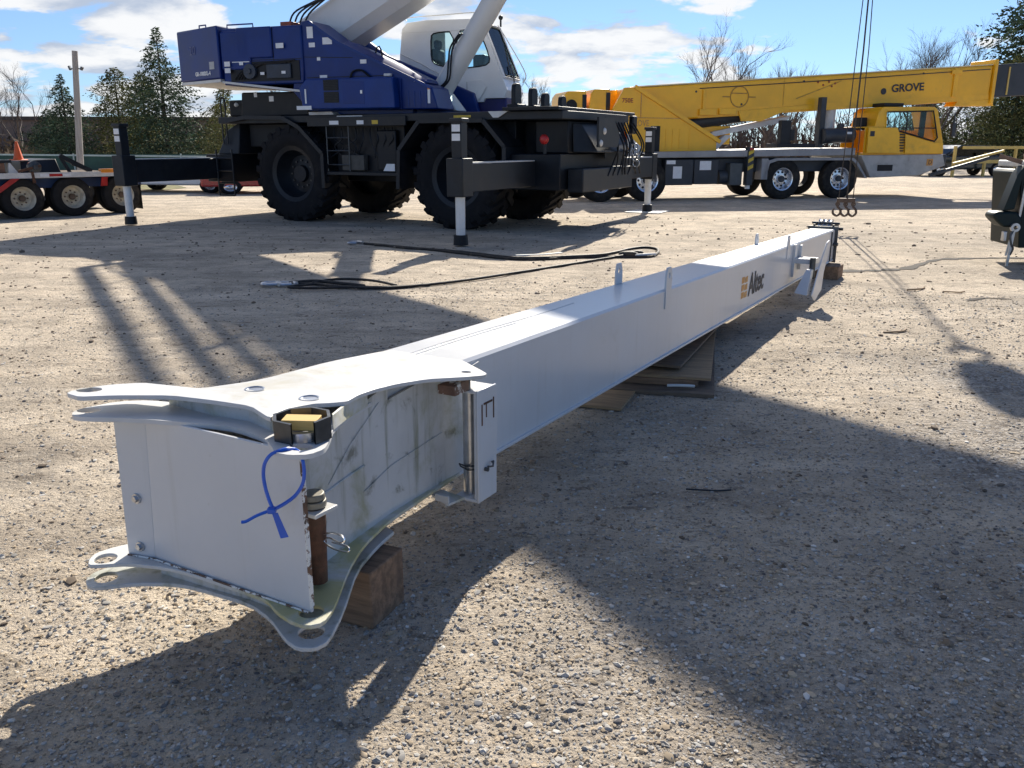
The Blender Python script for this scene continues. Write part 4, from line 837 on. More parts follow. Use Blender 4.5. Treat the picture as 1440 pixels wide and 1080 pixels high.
# the crane's own block, from which they hang, above the picture
ck = [(-.24, 6.28), (-.16, 6.05), (.16, 6.05), (.24, 6.28), (.20, 6.62), (.09, 6.74), (-.09, 6.74), (-.20, 6.62)]
bk = MB().prism(ck, 'y', -.16, -.12).prism(ck, 'y', .12, .16)
bk.lathe([(.05, -.10), (.19, -.10), (.165, 0), (.19, .10), (.05, .10)], (0, 0, 6.42), 24)
bk.tube(smooth_path([(0, 0, 6.1), (0, 0, 5.95), (.10, 0, 5.84), (.10, 0, 5.70), (0, 0, 5.64), (-.10, 0, 5.70), (-.12, 0, 5.80)], 5), .035, 8)
bk.build('hook_block', HOOKM, hk)
for x in (-.16, .16): MB().cyl((x, .0, 6.45), (x * .9, .0, 8.35), .012, n=6).build('hoist_rope', CABLE, hk)
for x in (-.14, -.01, .115):
    h = MB().tube(smooth_path([(x, 0, .52), (x, 0, .46), (x + .045, 0, .41), (x + .055, 0, .345), (x, 0, .30), (x - .06, 0, .335), (x - .066, 0, .39), (x - .045, 0, .42)], 6), [.016] * 6 + [.02] * 30 + [.013] * 7, 8)
    h.lathe([(.018, -.012), (.04, -.012), (.04, .012), (.018, .012)], (x, 0, .50), 14)
    h.build('hook', HOOKM, hk)
MB().box(-.16, .14, -.03, .03, .53, .60).build('hook_plate', HOOKM, hk, bevel=.008)
# ------------------------------------------------------------------ yellow truck crane behind (x forward, y away from us)
yc = empty('truck_crane', (9.43, 25.131, 0), R(13.87), 'yellow truck crane with grey carrier deck and lowered telescopic boom parked at the back', 'truck crane')
MB().box(-7.6, .35, .30, 2.3, .75, 1.12).build('chassis', SLATE, yc, bevel=.02)
MB().hexa([(-7.6, -.02, 1.13), (.36, -.02, 1.20), (.36, 2.6, 1.20), (-7.6, 2.6, 1.13)], [(-7.6, -.02, 1.27), (.36, -.02, 1.40), (.36, 2.6, 1.40), (-7.6, 2.6, 1.27)]).build('deck', GREYDECK, yc, bevel=.012)
def truck_wheel(x, y, rimf, mirror=False):
    w = road_tyre('wheel', .555, .33, yc, RUBBERDUST); w.location = (x, y, .553)
    r = MB().lathe([(.0, -.05), (.11, -.05), (.115, .02), (.24, .03), (.275, -.02), (.285, -.13), (.315, -.14), (.318, -.12), (.30, .1), (0, .1)], n=36, closed=False).build('rim', rimf, w)
    h = MB()
    for k in range(10):
        a = k * .6283; h.cyl((.195 * math.cos(a), .026, .195 * math.sin(a)), (.195 * math.cos(a), .018, .195 * math.sin(a)), .032, n=12)
    h.build('hand_holes', BLACK, w)
    MB().cyl((0, .0, 0), (0, -.10, 0), .10, .085, n=20).build('hub', SLATE, w)
    return w
for x in (-1.83, 0): truck_wheel(x, .19, ALU)
for x in (-7.25, -5.92): truck_wheel(x, .19, ALU)
for x in (-7.25, -5.92, -1.83, 0):
    w = road_tyre('wheel', .555, .33, yc, RUBBER); w.location = (x, 2.3, .553)
MB().box(-5.42, -4.60, .02, .5, .42, 1.10).build('tool_box', SLATE, yc, bevel=.02)
MB().box(-4.57, -3.85, .03, .5, .44, 1.10).build('tool_box', SLATE, yc, bevel=.02)
MB().box(-3.48, -3.10, .05, .5, .40, 1.0).build('battery_box', M('grey_green_panel', (.075, .085, .09), .5, var=.15), yc, bevel=.02)
MB().cyl((-3.75, .3, .62), (-3.5, .3, .62), .2, n=18).build('air_tank', SLATE, yc)
oj = MB().box(-3.02, -2.84, -.06, .14, .40, 1.42).build('outrigger_jack', SLATE, yc, bevel=.01)
m = MB()
for k in range(3): m.hexa([(-3.01, -.066, .80 + k * .2), (-2.85, -.066, .88 + k * .2), (-2.85, -.061, .88 + k * .2), (-3.01, -.061, .80 + k * .2)], [(-3.01, -.066, .90 + k * .2), (-2.85, -.066, .98 + k * .2), (-2.85, -.061, .98 + k * .2), (-3.01, -.061, .90 + k * .2)])
m.build('hazard_stripes', YSTRIPE, oj); MB().box(-2.98, -2.88, -.066, -.061, 1.34, 1.40).build('red_tag', RED, oj)
MB().cyl((-2.93, .04, .42), (-2.93, .04, .30), .07, n=12).build('jack_rod', ROD_WHITE, oj)
for x, z, w, h in ((-5.40, .98, .26, .10), (-5.20, .60, .26, .32), (-4.42, .82, .34, .24)):
    MB().box(x, x + w, .012, .018, z, z + h).build('placard', DECALW, yc)
MB().box(-2.55, -2.35, .0, .35, .55, 1.12).prism([(-2.5, .56), (-2.4, 1.05), (-2.1, 1.13), (.35, 1.13), (.52, 1.0), (.85, .56), (.78, .56), (.42, .98), (.30, 1.06), (-2.05, 1.06), (-2.3, .98), (-2.4, .56)], 'y', .0, .45).build('mudguard', GREYDECK, yc, bevel=.006)
# carrier cab
MB().prism([(.55, 1.20), (3.28, 1.22), (3.40, .90), (2.55, .62), (.92, .57)], 'y', -.04, 2.5).build('cab_skirt', M('worn_silver_paint', (.40, .395, .38), .45, var=.15, scale=2.5, dirt=((.22, .2, .17), 4, .5, .75, .6)), yc, bevel=.02)
MB().box(1.12, 1.62, -.048, -.041, .76, .93).build('step_opening', BLACK, yc)
lo = MB().box(2.75, 2.96, -.048, -.041, .90, 1.09).build('side_marker', DECALORG, yc); text('letter', 'D', .17, (2.80, -.05, .935), yc, M('brown_letter', (.16, .07, .03), .6), bold=.004)
cabp = [(.62, 1.235), (.60, 1.98), (.90, 2.0), (.98, 2.38), (1.12, 2.52), (2.80, 2.54), (2.92, 2.46), (3.22, 1.60), (3.28, 1.235)]
hole = [(1.24, 2.38), (2.74, 2.42), (2.98, 1.68), (2.90, 1.58), (1.80, 1.84), (1.30, 1.92)]
co_ = plate('cab', cabp, [hole], lambda x, z: 0, .04, YELLOW2, yc, bevel=.008); co_.rotation_euler = (R(90), 0, 0); co_.location = (0, -.03, 0)
sk = MB()
for a, b in zip(cabp[1:-2], cabp[2:-1]): sk.hexa([(a[0], 0.01, a[1]), (b[0], .01, b[1]), (b[0], 1.1, b[1]), (a[0], 1.1, a[1])], [(a[0], .01, a[1] - .03), (b[0], .01, b[1] - .03), (b[0], 1.1, b[1] - .03), (a[0], 1.1, a[1] - .03)])
sk.box(.62, 3.26, .01, 1.1, 1.20, 1.26).box(.62, 3.2, 1.08, 1.12, 1.24, 1.9)
def unrot(o): o.parent = yc; return o
sk.build('cab_shell', YELLOW2, yc)
MB().prism([(1.95, 1.26), (1.90, 1.78), (2.92, 1.54), (3.20, 1.54), (3.24, 1.26)], 'y', -.078, -.072).build('door', YELLOW2, yc, bevel=.004)
MB().prism(hole, 'y', -.01, -.004).build('window', GLASS, yc, smooth=False)
MB().tube([(a, -.036 - .04, b) for a, b in hole], .022, 6, closed=True).build('window_seal', BLACK, yc)
MB().box(1.88, 1.92, -.0745, -.0705, 1.80, 2.40).box(1.26, 2.9, -.0745, -.0705, 1.935, 1.965).box(2.42, 2.58, .0, .06, 1.70, 2.42).build('window_bars', BLACK2, yc)
MB().box(1.25, 1.45, .3, .8, 1.3, 1.95).box(1.2, 1.35, .35, .75, 1.9, 2.35).build('seat', SEAT, yc, bevel=.05)
MB().prism([(.66, 1.26), (.64, 1.96), (1.58, 1.96), (1.66, 1.80), (1.74, 1.26)], 'y', -.13, -.073).build('rear_panel', YELLOW2, yc, bevel=.012)
m = MB()
for k in range(7): m.box(1.72, 1.90, -.0745, -.0705, 1.30 + k * .075, 1.335 + k * .075)
m.build('louvre', BLACK2, yc)
MB().box(1.30, 1.95, .2, .9, 2.545, 2.64).build('roof_vent', BLACK2, yc, bevel=.02)
MB().box(.70, .84, -.14, -.132, 1.72, 1.86).build('label', DECALBLK, yc)
MB().cyl((3.36, -.22, 1.7), (3.36, -.22, 2.36), .02, n=6).box(3.3, 3.42, -.26, -.18, 1.72, 2.1).build('mirror', SLATE, yc, bevel=.015)
MB().box(3.28, 3.46, .0, 2.4, .82, 1.22).build('bumper', SLATE, yc, bevel=.03)
MB().beam((2.9, -.02, .62), (4.7, -.3, 1.12), .09, .09).build('front_jack_arm', SLATE, yc, bevel=.01)
MB().beam((3.6, -.12, .95), (5.1, -.35, 1.32), .08, .06).build('yellow_bar', RAILY, yc)
# engine deck items
MB().box(-.62, -.46, .35, .55, 1.40, 2.78).build('boom_rest', SLATE, yc, bevel=.01)
MB().cyl((-.55, .30, 1.72), (.42, .30, 1.76), .21, n=28).build('air_cleaner', SLATE, yc, bevel=.02)
MB().cyl((.12, .45, 1.9), (.12, .45, 2.08), .09, n=14).build('intake_cap', SLATE, yc)
MB().box(.10, .26, .085, .09, 1.78, 1.84).build('label', DECALW, yc)
MB().cyl((.05, .95, 1.7), (.05, .95, 2.55), .17, n=20).build('muffler', PALE, yc); MB().cyl((-.17, .9, 1.4), (-.17, .9, 2.6), .05, n=10).build('exhaust_pipe', STEEL, yc)
MB().box(-2.0, -.8, .2, .8, 1.40, 1.52).box(-1.85, -1.55, .3, .5, 1.5, 2.15).cyl((-1.5, .35, 1.6), (-1.5, .35, 1.9), .09, n=10).build('deck_equipment', BLACK2, yc, bevel=.01)
MB().box(.60, .84, .25, .6, 1.9, 2.24).build('side_camera_box', BLACK, yc, bevel=.02)
# boom, superstructure
b0 = MB().hexa([(-6.30, .75, 2.06), (5.30, .75, 2.79), (5.30, 1.65, 2.79), (-6.30, 1.65, 2.06)], [(-6.30, .75, 2.96), (5.30, .75, 3.78), (5.30, 1.65, 3.78), (-6.30, 1.65, 2.96)])
boom2 = b0.build('boom', YELLOW, yc, bevel=.05, segs=3)
MB().hexa([(-6.1, .76, 2.965 + .02), (5.30, .76, 3.782), (5.30, 1.64, 3.782), (-6.1, 1.64, 2.965 + .02)], [(-6.1, .76, 2.995 + .02), (5.30, .76, 3.812), (5.30, 1.64, 3.812), (-6.1, 1.64, 2.995 + .02)]).build('top_trim', YELTRIM, boom2)
MB().hexa([(-4.2, .738, 2.20), (5.28, .738, 2.80), (5.28, .746, 2.80), (-4.2, .746, 2.20)], [(-4.2, .742, 2.42), (5.28, .742, 2.95), (5.28, .746, 2.95), (-4.2, .746, 2.42)]).build('lower_band', YELLOW2, boom2)
MB().box(5.31, 5.42, .68, 1.72, 2.68, 3.94).build('boom_collar', YELLOW, boom2, bevel=.02)
MB().hexa([(5.42, .84, 2.86), (8.2, .84, 3.03), (8.2, 1.56, 3.03), (5.42, 1.56, 2.86)], [(5.42, .84, 3.80), (8.2, .84, 4.0), (8.2, 1.56, 4.0), (5.42, 1.56, 3.80)]).build('inner_section', SLATE, boom2, bevel=.03)
MB().box(5.95, 6.0, .82, .86, 2.95, 3.75).build('section_stripe', RAILY, boom2)
MB().prism([(-2.9, 2.13), (-2.3, 2.12), (-1.5, 2.42), (-.7, 2.46), (-.7, 2.60), (-3.0, 2.40)], 'y', .70, .748).build('lift_bracket', YELLOW2, boom2, bevel=.01)
MB().hexa([(4.1, .74, 2.60), (5.5, .74, 2.62), (5.5, 1.2, 2.62), (4.1, 1.2, 2.60)], [(4.2, .74, 2.75), (5.4, .74, 2.80), (5.4, 1.2, 2.80), (4.2, 1.2, 2.75)]).build('sheave_bracket', YELLOW2, boom2, bevel=.01)
text('lettering', 'GROVE', .30, (1.88, .738, 2.965), boom2, DECALBLK, rot=(R(90), R(-3.9), 0), bold=.008, sx=1.12)
MB().cyl((1.62, .746, 2.985), (1.62, .735, 2.985), .09, n=16).build('dark_plug', DECALBLK, boom2)
em = MB().lathe([(.26, -.003), (.29, -.003), (.29, .0), (.26, .0)], (-2.98, .740, 2.78), 30)
em.box(-3.5, -3.25, .737, .741, 2.76, 2.79).box(-2.70, -2.48, .737, .741, 2.76, 2.79).box(-3.22, -2.76, .737, .741, 2.86, 2.885)
em.build('faded_emblem', M('faded_mark', (.40, .21, .03), .5, var=.2, scale=12), boom2)
for x, z in ((-.55, 3.05), (-.38, 2.98), (-.2, 3.07), (-.1, 2.95), (.0, 3.03)): MB().cyl((x, .744, z + .15), (x, .737, z + .15), .03, n=8).build('worn_mark', DECALRED, boom2)
for x, z in ((-2.9, 2.58), (-1.0, 3.22), (2.9, 3.5), (-4.3, 2.9)): MB().cyl((x, .746, z), (x, .736, z), .03, n=8).build('bolt', DECALBLK, boom2)
MB().box(3.95, 4.1, .71, .748, 2.86, 3.66).box(3.85, 4.2, .70, .748, 3.5, 3.62).build('boom_bracket', YELLOW2, boom2, bevel=.006)
MB().box(-1.62, -1.60, .742, .748, 2.48, 3.30).beam((-1.2, .744, 2.75), (.2, .744, 3.25), .006, .03).build('weld_seam', M('worn_yellow', (.55, .30, .03), .5, var=.2, scale=6), boom2)
MB().tube([(-4.2, .74, 2.98), (-1, .73, 3.2), (2, .73, 3.42), (5.2, .74, 3.66)], .012, 5).build('boom_cable', DECALBLK, boom2)
MB().box(-4.1, -4.0, .70, .748, 2.3, 2.95).box(-4.2, -3.7, .66, .748, 2.28, 2.44).box(-3.6, -3.1, .66, .748, 2.30, 2.46).build('boom_clamp', YELLOW2, boom2, bevel=.006)
tu = MB().prism([(-6.86, 2.30), (-6.48, 2.96), (-6.20, 2.98), (-3.70, 1.62), (-3.70, 1.30), (-6.20, 1.27), (-6.42, 1.95)], 'y', .52, .62).build('superstructure', YELLOW, yc, bevel=.015)
MB().prism([(-6.86, 2.30), (-6.48, 2.96), (-6.20, 2.98), (-3.70, 1.62), (-3.70, 1.30), (-6.20, 1.27), (-6.42, 1.95)], 'y', 1.78, 1.88).box(-6.3, -3.9, .62, 1.78, 1.28, 1.5).build('superstructure', YELLOW, yc, bevel=.015)
MB().beam((-6.2, .505, 2.99), (-3.6, .505, 1.56), .06, .10).build('brace', YELLOW2, tu)
MB().beam((-6.55, .512, 2.2), (-4.75, .512, 2.18), .015, .02).beam((-6.0, .512, 2.95), (-6.0, .512, 2.2), .015, .02).build('seam', DECALORG, tu)
MB().box(-5.70, -5.42, .50, .515, 1.30, 1.98).build('access_opening', BLACK, tu)
for x in (-5.25, -5.05, -4.85, -4.55): MB().box(x, x + .03, .508, .518, 1.32, 1.9).build('rib', YELLOW2, tu)
MB().prism([(-6.30, 1.26), (-6.40, 1.80), (-5.95, 1.42), (-5.95, 1.26)], 'y', .49, .515).build('pale_patch', PALE, tu)
text('lettering', '750E', .16, (-6.55, .515, 2.58), tu, DECALRED, bold=.003); text('lettering', 'GROVE', .22, (-6.32, .515, 1.98), tu, DECALORG, bold=.004, sx=.8)
MB().box(-6.2, -3.6, .5, 1.9, 1.18, 1.28).build('turntable', BLACK2, yc)
MB().cyl((-5.0, 1.15, 1.98), (-2.45, 1.15, 2.33), .19, n=24).build('lift_cylinder', SLATE, yc)
MB().cyl((-2.47, 1.15, 2.33), (-2.0, 1.15, 2.42), .11, n=16).build('piston_rod', CHROME, yc)
MB().box(-4.45, -3.0, 1.1, 1.4, 1.5, 2.0).build('rear_frame', YELLOW, yc, bevel=.02)
MB().hexa([(-3.9, .8, 1.30), (-3.6, .8, 1.30), (-3.6, 1.0, 1.30), (-3.9, 1.0, 1.30)], [(-3.3, .8, 1.75), (-3.1, .8, 1.75), (-3.1, 1.0, 1.75), (-3.3, 1.0, 1.75)]).build('strut', PALE, yc)
MB().hexa([(-4.0, .9, 1.64), (-1.4, .9, 2.12), (-1.4, 1.4, 2.12), (-4.0, 1.4, 1.64)], [(-3.6, .9, 1.85), (-1.2, .9, 2.30), (-1.2, 1.4, 2.30), (-3.6, 1.4, 1.85)]).build('pale_underside', PALE, yc)
for x0, x1, z1 in ((-8.15, -7.45, 2.86), (-7.40, -6.78, 2.92)):
    wn = MB().prism([(x0, 2.30), (x0 + .05, z1 - .12), (x0 + .15, z1), (x1 - .03, z1 + .02), (x1, 2.30)], 'y', .75, 1.9).build('winch_cover', YELLOW, yc, bevel=.03)
    MB().box(x1 - .14, x1 - .02, .74, .748, 2.34, z1 - .08).build('dark_side', BLACK2, wn)
MB().cyl((-7.9, .74, 2.5), (-7.9, .70, 2.5), .15, n=20).build('winch_drum', BLACK, yc)
MB().box(-8.2, -6.4, .75, 1.9, 1.4, 2.30).build('counterweight', YELLOW, yc, bevel=.03)

# ------------------------------------------------------------------ low trailer on the left (x towards its rear)
tr = empty('flatbed_trailer', (-8.77, 19.599, 0), R(47.14), 'low blue and rusty flatbed trailer end with three cream wheels on the left', 'trailer')
MB().box(-9, .2, .25, 2.3, .60, .80).build('chassis', TRAILBLUE, tr, bevel=.01)
MB().box(-9, .22, -.01, 2.5, .83, .90).build('deck', RUSTDUST, tr, bevel=.008)
MB().box(-9, .23, -.03, -.012, .82, .93).build('rub_rail', PALE, tr)
for x in (.05, -1.02, -2.02, -3.05, -4.1):
    w = road_tyre('wheel', .41, .25, tr, RUBBERDUST, .58); w.location = (x, .13, .408)
    MB().lathe([(0, .02), (.07, .02), (.075, -.02), (.085, .05), (.16, .07), (.20, .06), (.215, -.05), (.232, -.10), (.242, -.112), (.245, -.10), (.225, .1), (0, .1)], n=32, closed=False).build('rim', CREAM, w)
    b = MB()
    for k in range(8): b.cyl((.125 * math.cos(k * .785), .06, .125 * math.sin(k * .785)), (.125 * math.cos(k * .785), .03, .125 * math.sin(k * .785)), .016, n=6)
    b.cyl((0, .03, 0), (0, -.04, 0), .06, n=14); b.build('hub', RUSTDUST, w)
    w = road_tyre('wheel', .41, .25, tr, RUBBER, .58); w.location = (x, .42, .408)
    w = road_tyre('wheel', .41, .25, tr, RUBBER, .58); w.location = (x, 2.3, .408)
MB().box(.44, .456, .0, .62, .08, .66).box(.44, .46, 1.9, 2.5, .08, .66).build('mud_flap', BLACK, tr)
MB().box(.2, .48, .0, 2.4, .62, .74).build('rear_bumper', TRAILBLUE, tr, bevel=.01)
MB().prism([(-.40, .81), (-.44, .62), (-.30, .62), (-.27, .81)], 'y', -.04, -.012).build('red_guard', RED, tr)
MB().box(-.40, -.10, -.05, .1, .90, .98).build('amber_marker', AMBER, tr, bevel=.015)
for k, (x, mt) in enumerate(((-1.65, DECALW), (-1.47, RED), (-1.20, DECALW))): MB().box(x, x + (.26 if mt is RED else .17), -.034, -.0315, .845, .90).build('reflector', mt, tr)
MB().hexa([(-2.75, -.045, .45), (-2.60, -.045, .45), (-2.60, -.03, .45), (-2.75, -.03, .45)], [(-2.22, -.045, .82), (-2.05, -.045, .82), (-2.05, -.03, .82), (-2.22, -.03, .82)]).build('red_stay', RED, tr)
MB().box(-2.72, -2.55, -.052, -.046, .48, .56).build('reflector', DECALW, tr)
MB().hexa([(-1.9, .3, .9), (-1.1, .3, .9), (-1.1, 2.0, .9), (-1.9, 2.0, .9)], [(-1.85, .4, 1.16), (-1.15, .4, 1.20), (-1.15, 1.9, 1.20), (-1.85, 1.9, 1.16)]).build('deck_box', BLACK2, tr, bevel=.015)
MB().beam((-1.17, .1, 1.27), (-.55, .1, .93), .07, .09).beam((-1.17, .1, 1.27), (-1.0, .1, .92), .05, .06).beam((-.95, .1, 1.1), (-.6, .1, .95), .05, .05).build('ramp_arm', BLACK2, tr)
MB().lathe([(.05, -.06), (.13, -.05), (.13, .05), (.05, .06)], (-1.72, .05, 1.04), 20).cyl((-1.72, -.05, 1.04), (-1.72, .2, 1.04), .05, n=10).build('winch_reel', DKSTEEL, tr)
MB().beam((-2.05, .0, .96), (-1.6, .0, 1.07), .05, .05).beam((-1.8, -.02, .95), (-1.78, -.02, .72), .06, .05).build('chain_binder', RUST, tr)
MB().box(-3.6, -2.12, .1, 2.2, 1.13, 1.19).build('raised_deck', BLACK2, tr)
MB().box(-3.6, -2.25, .12, .25, .90, 1.13).build('timber_rail', M('reddish_board', (.19, .10, .065), .85, var=.3, scale=3, stretch=(1, 8, 8)), tr, bevel=.01)
MB().hexa([(-2.2, .1, .9), (-2.0, .1, .9), (-2.0, .25, .9), (-2.2, .25, .9)], [(-2.18, .1, 1.13), (-2.15, .1, 1.13), (-2.15, .25, 1.13), (-2.18, .25, 1.13)]).build('pale_post', PALE, tr)
mm = Matrix.Translation((-8.77, 19.599, 0)) @ Matrix.Rotation(R(47.14), 4, 'Z')
cn = empty('traffic_cone', mm @ Vector((-1.88, .4, 1.175)), 0, 'orange traffic cone standing on the trailer deck', 'traffic cone')
MB().lathe([(.10, 0), (.085, .05), (.022, .36), (.0, .365), (0, 0)], (0, 0, .02), 20, 'z', closed=False).build('cone', ORANGE, cn); MB().box(-.13, .13, -.13, .13, 0, .022).build('base', ORANGE, cn, bevel=.008)

# ------------------------------------------------------------------ dark green machine end at the right edge
mg = empty('loader_frame', (6.27, 10.85, 0), R(-8), 'dark green steel machine end with hooked tongue at the right edge of the lot', 'machine')
MB().prism([(.12, .24), (.02, 1.16), (.06, 1.20), (1.9, 1.22), (1.9, .24)], 'y', 0, .9).build('body', DKGREEN, mg, bevel=.012)
m = MB()
for z in (.52, .80, 1.02): m.box(.16, 1.9, -.008, -.002, z, z + .012)
m.build('panel_ridge', BLACK, mg)
MB().box(.08, 1.9, -.01, .92, 1.222, 1.30).build('top_cap', PALE, mg, bevel=.015)
MB().hexa([(.05, -.03, .62), (.085, -.03, .62), (.085, .0, .62), (.05, .0, .62)], [(.085, -.03, 1.34), (.13, -.03, 1.34), (.13, .0, 1.34), (.085, .0, 1.34)]).build('corner_post', STEEL, mg, bevel=.008)
MB().hexa([(-.13, -.02, .70), (.0, -.02, .72), (.0, .2, .72), (-.13, .2, .70)], [(-.02, -.02, 1.15), (.05, -.02, 1.25), (.05, .2, 1.25), (-.02, .2, 1.15)]).build('side_plate', DKGREEN, mg, bevel=.01)
MB().prism([(-.20, .57), (-.25, .62), (-.24, .67), (-.18, .69), (.02, .69), (.10, .60), (.10, .50), (-.12, .50)], 'y', -.05, .25).build('tongue', DKGREEN, mg, bevel=.025)
MB().lathe([(.025, -.02), (.055, -.02), (.055, .02), (.025, .02)], (.015, -.075, .50), 18).build('ring', STEEL, mg)
sb = MB().beam((.005, -.08, .46), (-.02, -.08, -.0 + .02), .022, .03).beam((-.02, -.085, .42), (-.05, -.085, .15), .015, .02).build('hanging_bar', STEEL, mg)
MB().tube(smooth_path([(.01, -.08, .48), (-.03, -.09, .40), (-.01, -.09, .30), (.02, -.09, .24), (.0, -.08, .16)], 5), .014, 6).build('chain', DKSTEEL, mg)
MB().box(-.10, -.06, -.07, .02, .33, .45).build('latch', STEEL, mg, bevel=.008)
MB().tube(smooth_path([(.22, -.01, .62), (.24, -.03, .70), (.36, -.03, .73), (.6, -.03, .73)], 5), .014, 6).build('handle', STEEL, mg)
MB().cyl((.42, -.01, .33), (.42, -.04, .33), .05, n=14).build('boss', STEEL, mg)
MB().beam((.10, .2, 1.28), (-.15, .3, 1.36), .05, .05).ball((.06, -.0, 1.36), .05).build('top_hook', M('brown_hook', (.18, .11, .07), .6, var=.3), mg)
MB().box(.9, 1.1, .05, .85, 0, .25).box(1.6, 1.8, .05, .85, 0, .25).build('stand', DKGREEN, mg)

# ------------------------------------------------------------------ wire rope slings lying on the ground
def sling(label, pts, z=.018, r=.017):
    e = empty('wire_rope_sling', (pts[0][0], pts[0][1], 0), 0, label, 'wire rope sling', 'slings on the dirt')
    o = Vector((pts[0][0], pts[0][1], 0))
    P = [Vector((p[0], p[1], (p[2] if len(p) > 2 else z) + ground_h(p[0], p[1]))) - o for p in pts]
    MB().tube(smooth_path(P, 6), r, 7).build('rope', BLKROPE, e); return e, o
s1, o1 = sling('long wire rope sling nearest the white boom with shackle at left end', [(-2.50, 9.30), (-2.2, 9.36), (-1.83, 9.12), (-1.3, 9.10), (-.64, 9.5), (0, 10.15), (.60, 10.85), (1.1, 11.35), (1.45, 11.75), (1.70, 12.1), (1.72, 12.35)])
for dx in (0, .16):
    MB().tube(smooth_path([(-.02 + dx, .0, .03), (-.10 + dx, .07, .03), (-.20 + dx, .05, .03), (-.23 + dx, -.02, .03), (-.16 + dx, -.08, .03), (-.06 + dx, -.06, .03)], 5), .022, 7).cyl((-.03 + dx, -.10, .03), (-.03 + dx, .11, .03), .018, n=8).build('shackle', STEEL, s1)
MB().tube(smooth_path([(.05, .03, .03), (.3, .12, .04), (.6, .03, .03), (.9, -.10, .02)], 6), .02, 7).build('splice', BLKROPE, s1)
MB().tube(smooth_path([(.35, -.02, .03), (.10, -.22, .03), (.35, -.30, .03), (.75, -.22, .025), (1.2, -.16, .02), (1.6, -.02, .02)], 6), .015, 6).tube(smooth_path([(.3, .05, .03), (.55, .20, .05), (.95, .10, .05), (1.25, -.12, .03)], 6), .015, 6).build('loose_strand', BLKROPE, s1)
s2, o2 = sling('doubled wire rope sling behind it with wide loop at right end', [(-2.30, 13.35), (-1.95, 13.1), (-1.6, 12.75), (-1.0, 12.45), (-.55, 12.1), (-.05, 11.65), (.35, 11.6), (.8, 11.75), (1.3, 12.0), (1.75, 12.65), (2.0, 12.85), (2.13, 12.65), (2.08, 12.2), (1.9, 11.75), (1.6, 11.7), (1.2, 11.7), (.75, 11.62), (.3, 11.45), (-.1, 11.55), (-.6, 12.0), (-1.1, 12.45), (-1.7, 12.9), (-2.1, 13.15)], r=.019)
MB().tube(smooth_path([(-.02, .02, .03), (-.12, .10, .03), (-.22, .05, .03), (-.22, -.06, .03), (-.10, -.08, .03)], 5), .024, 7).build('shackle', STEEL, s2)
MB().beam((2.35, -1.65, .04), (2.75, -1.55, .04), .05, .012).beam((2.75, -1.55, .04), (3.0, -1.35, .04), .05, .012).build('identity_tag', PALE, s2)
MB().cyl((4.0, -1.62, .03), (4.28, -1.50, .03), .026, n=10).build('swage_sleeve', PALE, s2)
MB().ball((3.92, -1.42, .03), .09, 2, (1.6, .8, .5)).ball((4.05, -1.25, .03), .07, 2, (1.6, .8, .5)).build('thimble', BLKROPE, s2)
# small litter
for loc, rz, sz, lb in (((3.18, 6.92, .008), .35, (.13, .022, .012), 'small tan wood scrap lying on sunlit dirt right of the boom'), ((4.35, 9.1, .012), .5, (.16, .03, .014), 'pale broken stick lying below the rope shadows right of the boom'), ((4.62, 8.85, .010), -.2, (.11, .025, .010), 'shorter tan stick beside the pale broken stick'), ((.88, 3.55, .006), -.1, (.10, .006, .006), 'thin dark twig curving across the shaded gravel')):
    t = MB().tube(smooth_path([(-sz[0], 0, 0), (-sz[0] * .3, -sz[1] * 1.2, sz[2] * .3), (sz[0] * .4, -sz[1] * .8, 0), (sz[0], sz[1], sz[2] * .3)], 5), sz[2] * .7, 6).build('wood_scrap', PLY if sz[1] > .01 else BLACK2, None); t.location = Vector(loc) + Vector((0, 0, ground_h(loc[0], loc[1]))); t.rotation_euler = (0, 0, rz); tag(t, lb, 'stick')
# cracked, washed-out edge in the dirt running right from the far end of the boom
def crack(pts, w, name):
    P = smooth_path([(p[0], p[1], 0) for p in pts], 12); vs = []; fs = []
    for i, p in enumerate(P):
        d = (P[min(i + 1, len(P) - 1)] - P[max(i - 1, 0)]).normalized(); n = Vector((-d.y, d.x, 0))
        k = w * (.25 + abs(noise.noise(p * 3.1)) * 1.7) * min(1, i / 4 + .1, (len(P) - i) / 6)
        j = n * noise.noise(p * 2.3) * .06
        for q in (p + n * k + j, p - n * k + j): vs.append((q.x, q.y, ground_h(q.x, q.y) + .006))
    for i in range(len(P) - 1): fs.append((2 * i, 2 * i + 1, 2 * i + 3, 2 * i + 2))
    m = MB(); m.add(vs, fs); o = m.build(name, M('damp_soil', (.028, .021, .017), .95, var=.4, scale=12), None, smooth=False); o['kind'] = 'structure'
crack([(3.95, 10.4), (4.4, 10.55), (4.9, 10.7), (5.2, 10.95), (5.7, 11.5), (6.3, 11.7), (7.2, 11.75), (8.5, 12.2)], .085, 'dirt_crack')
crack([(4.5, 8.35), (4.75, 8.5), (5.0, 8.42)], .05, 'dirt_rut')

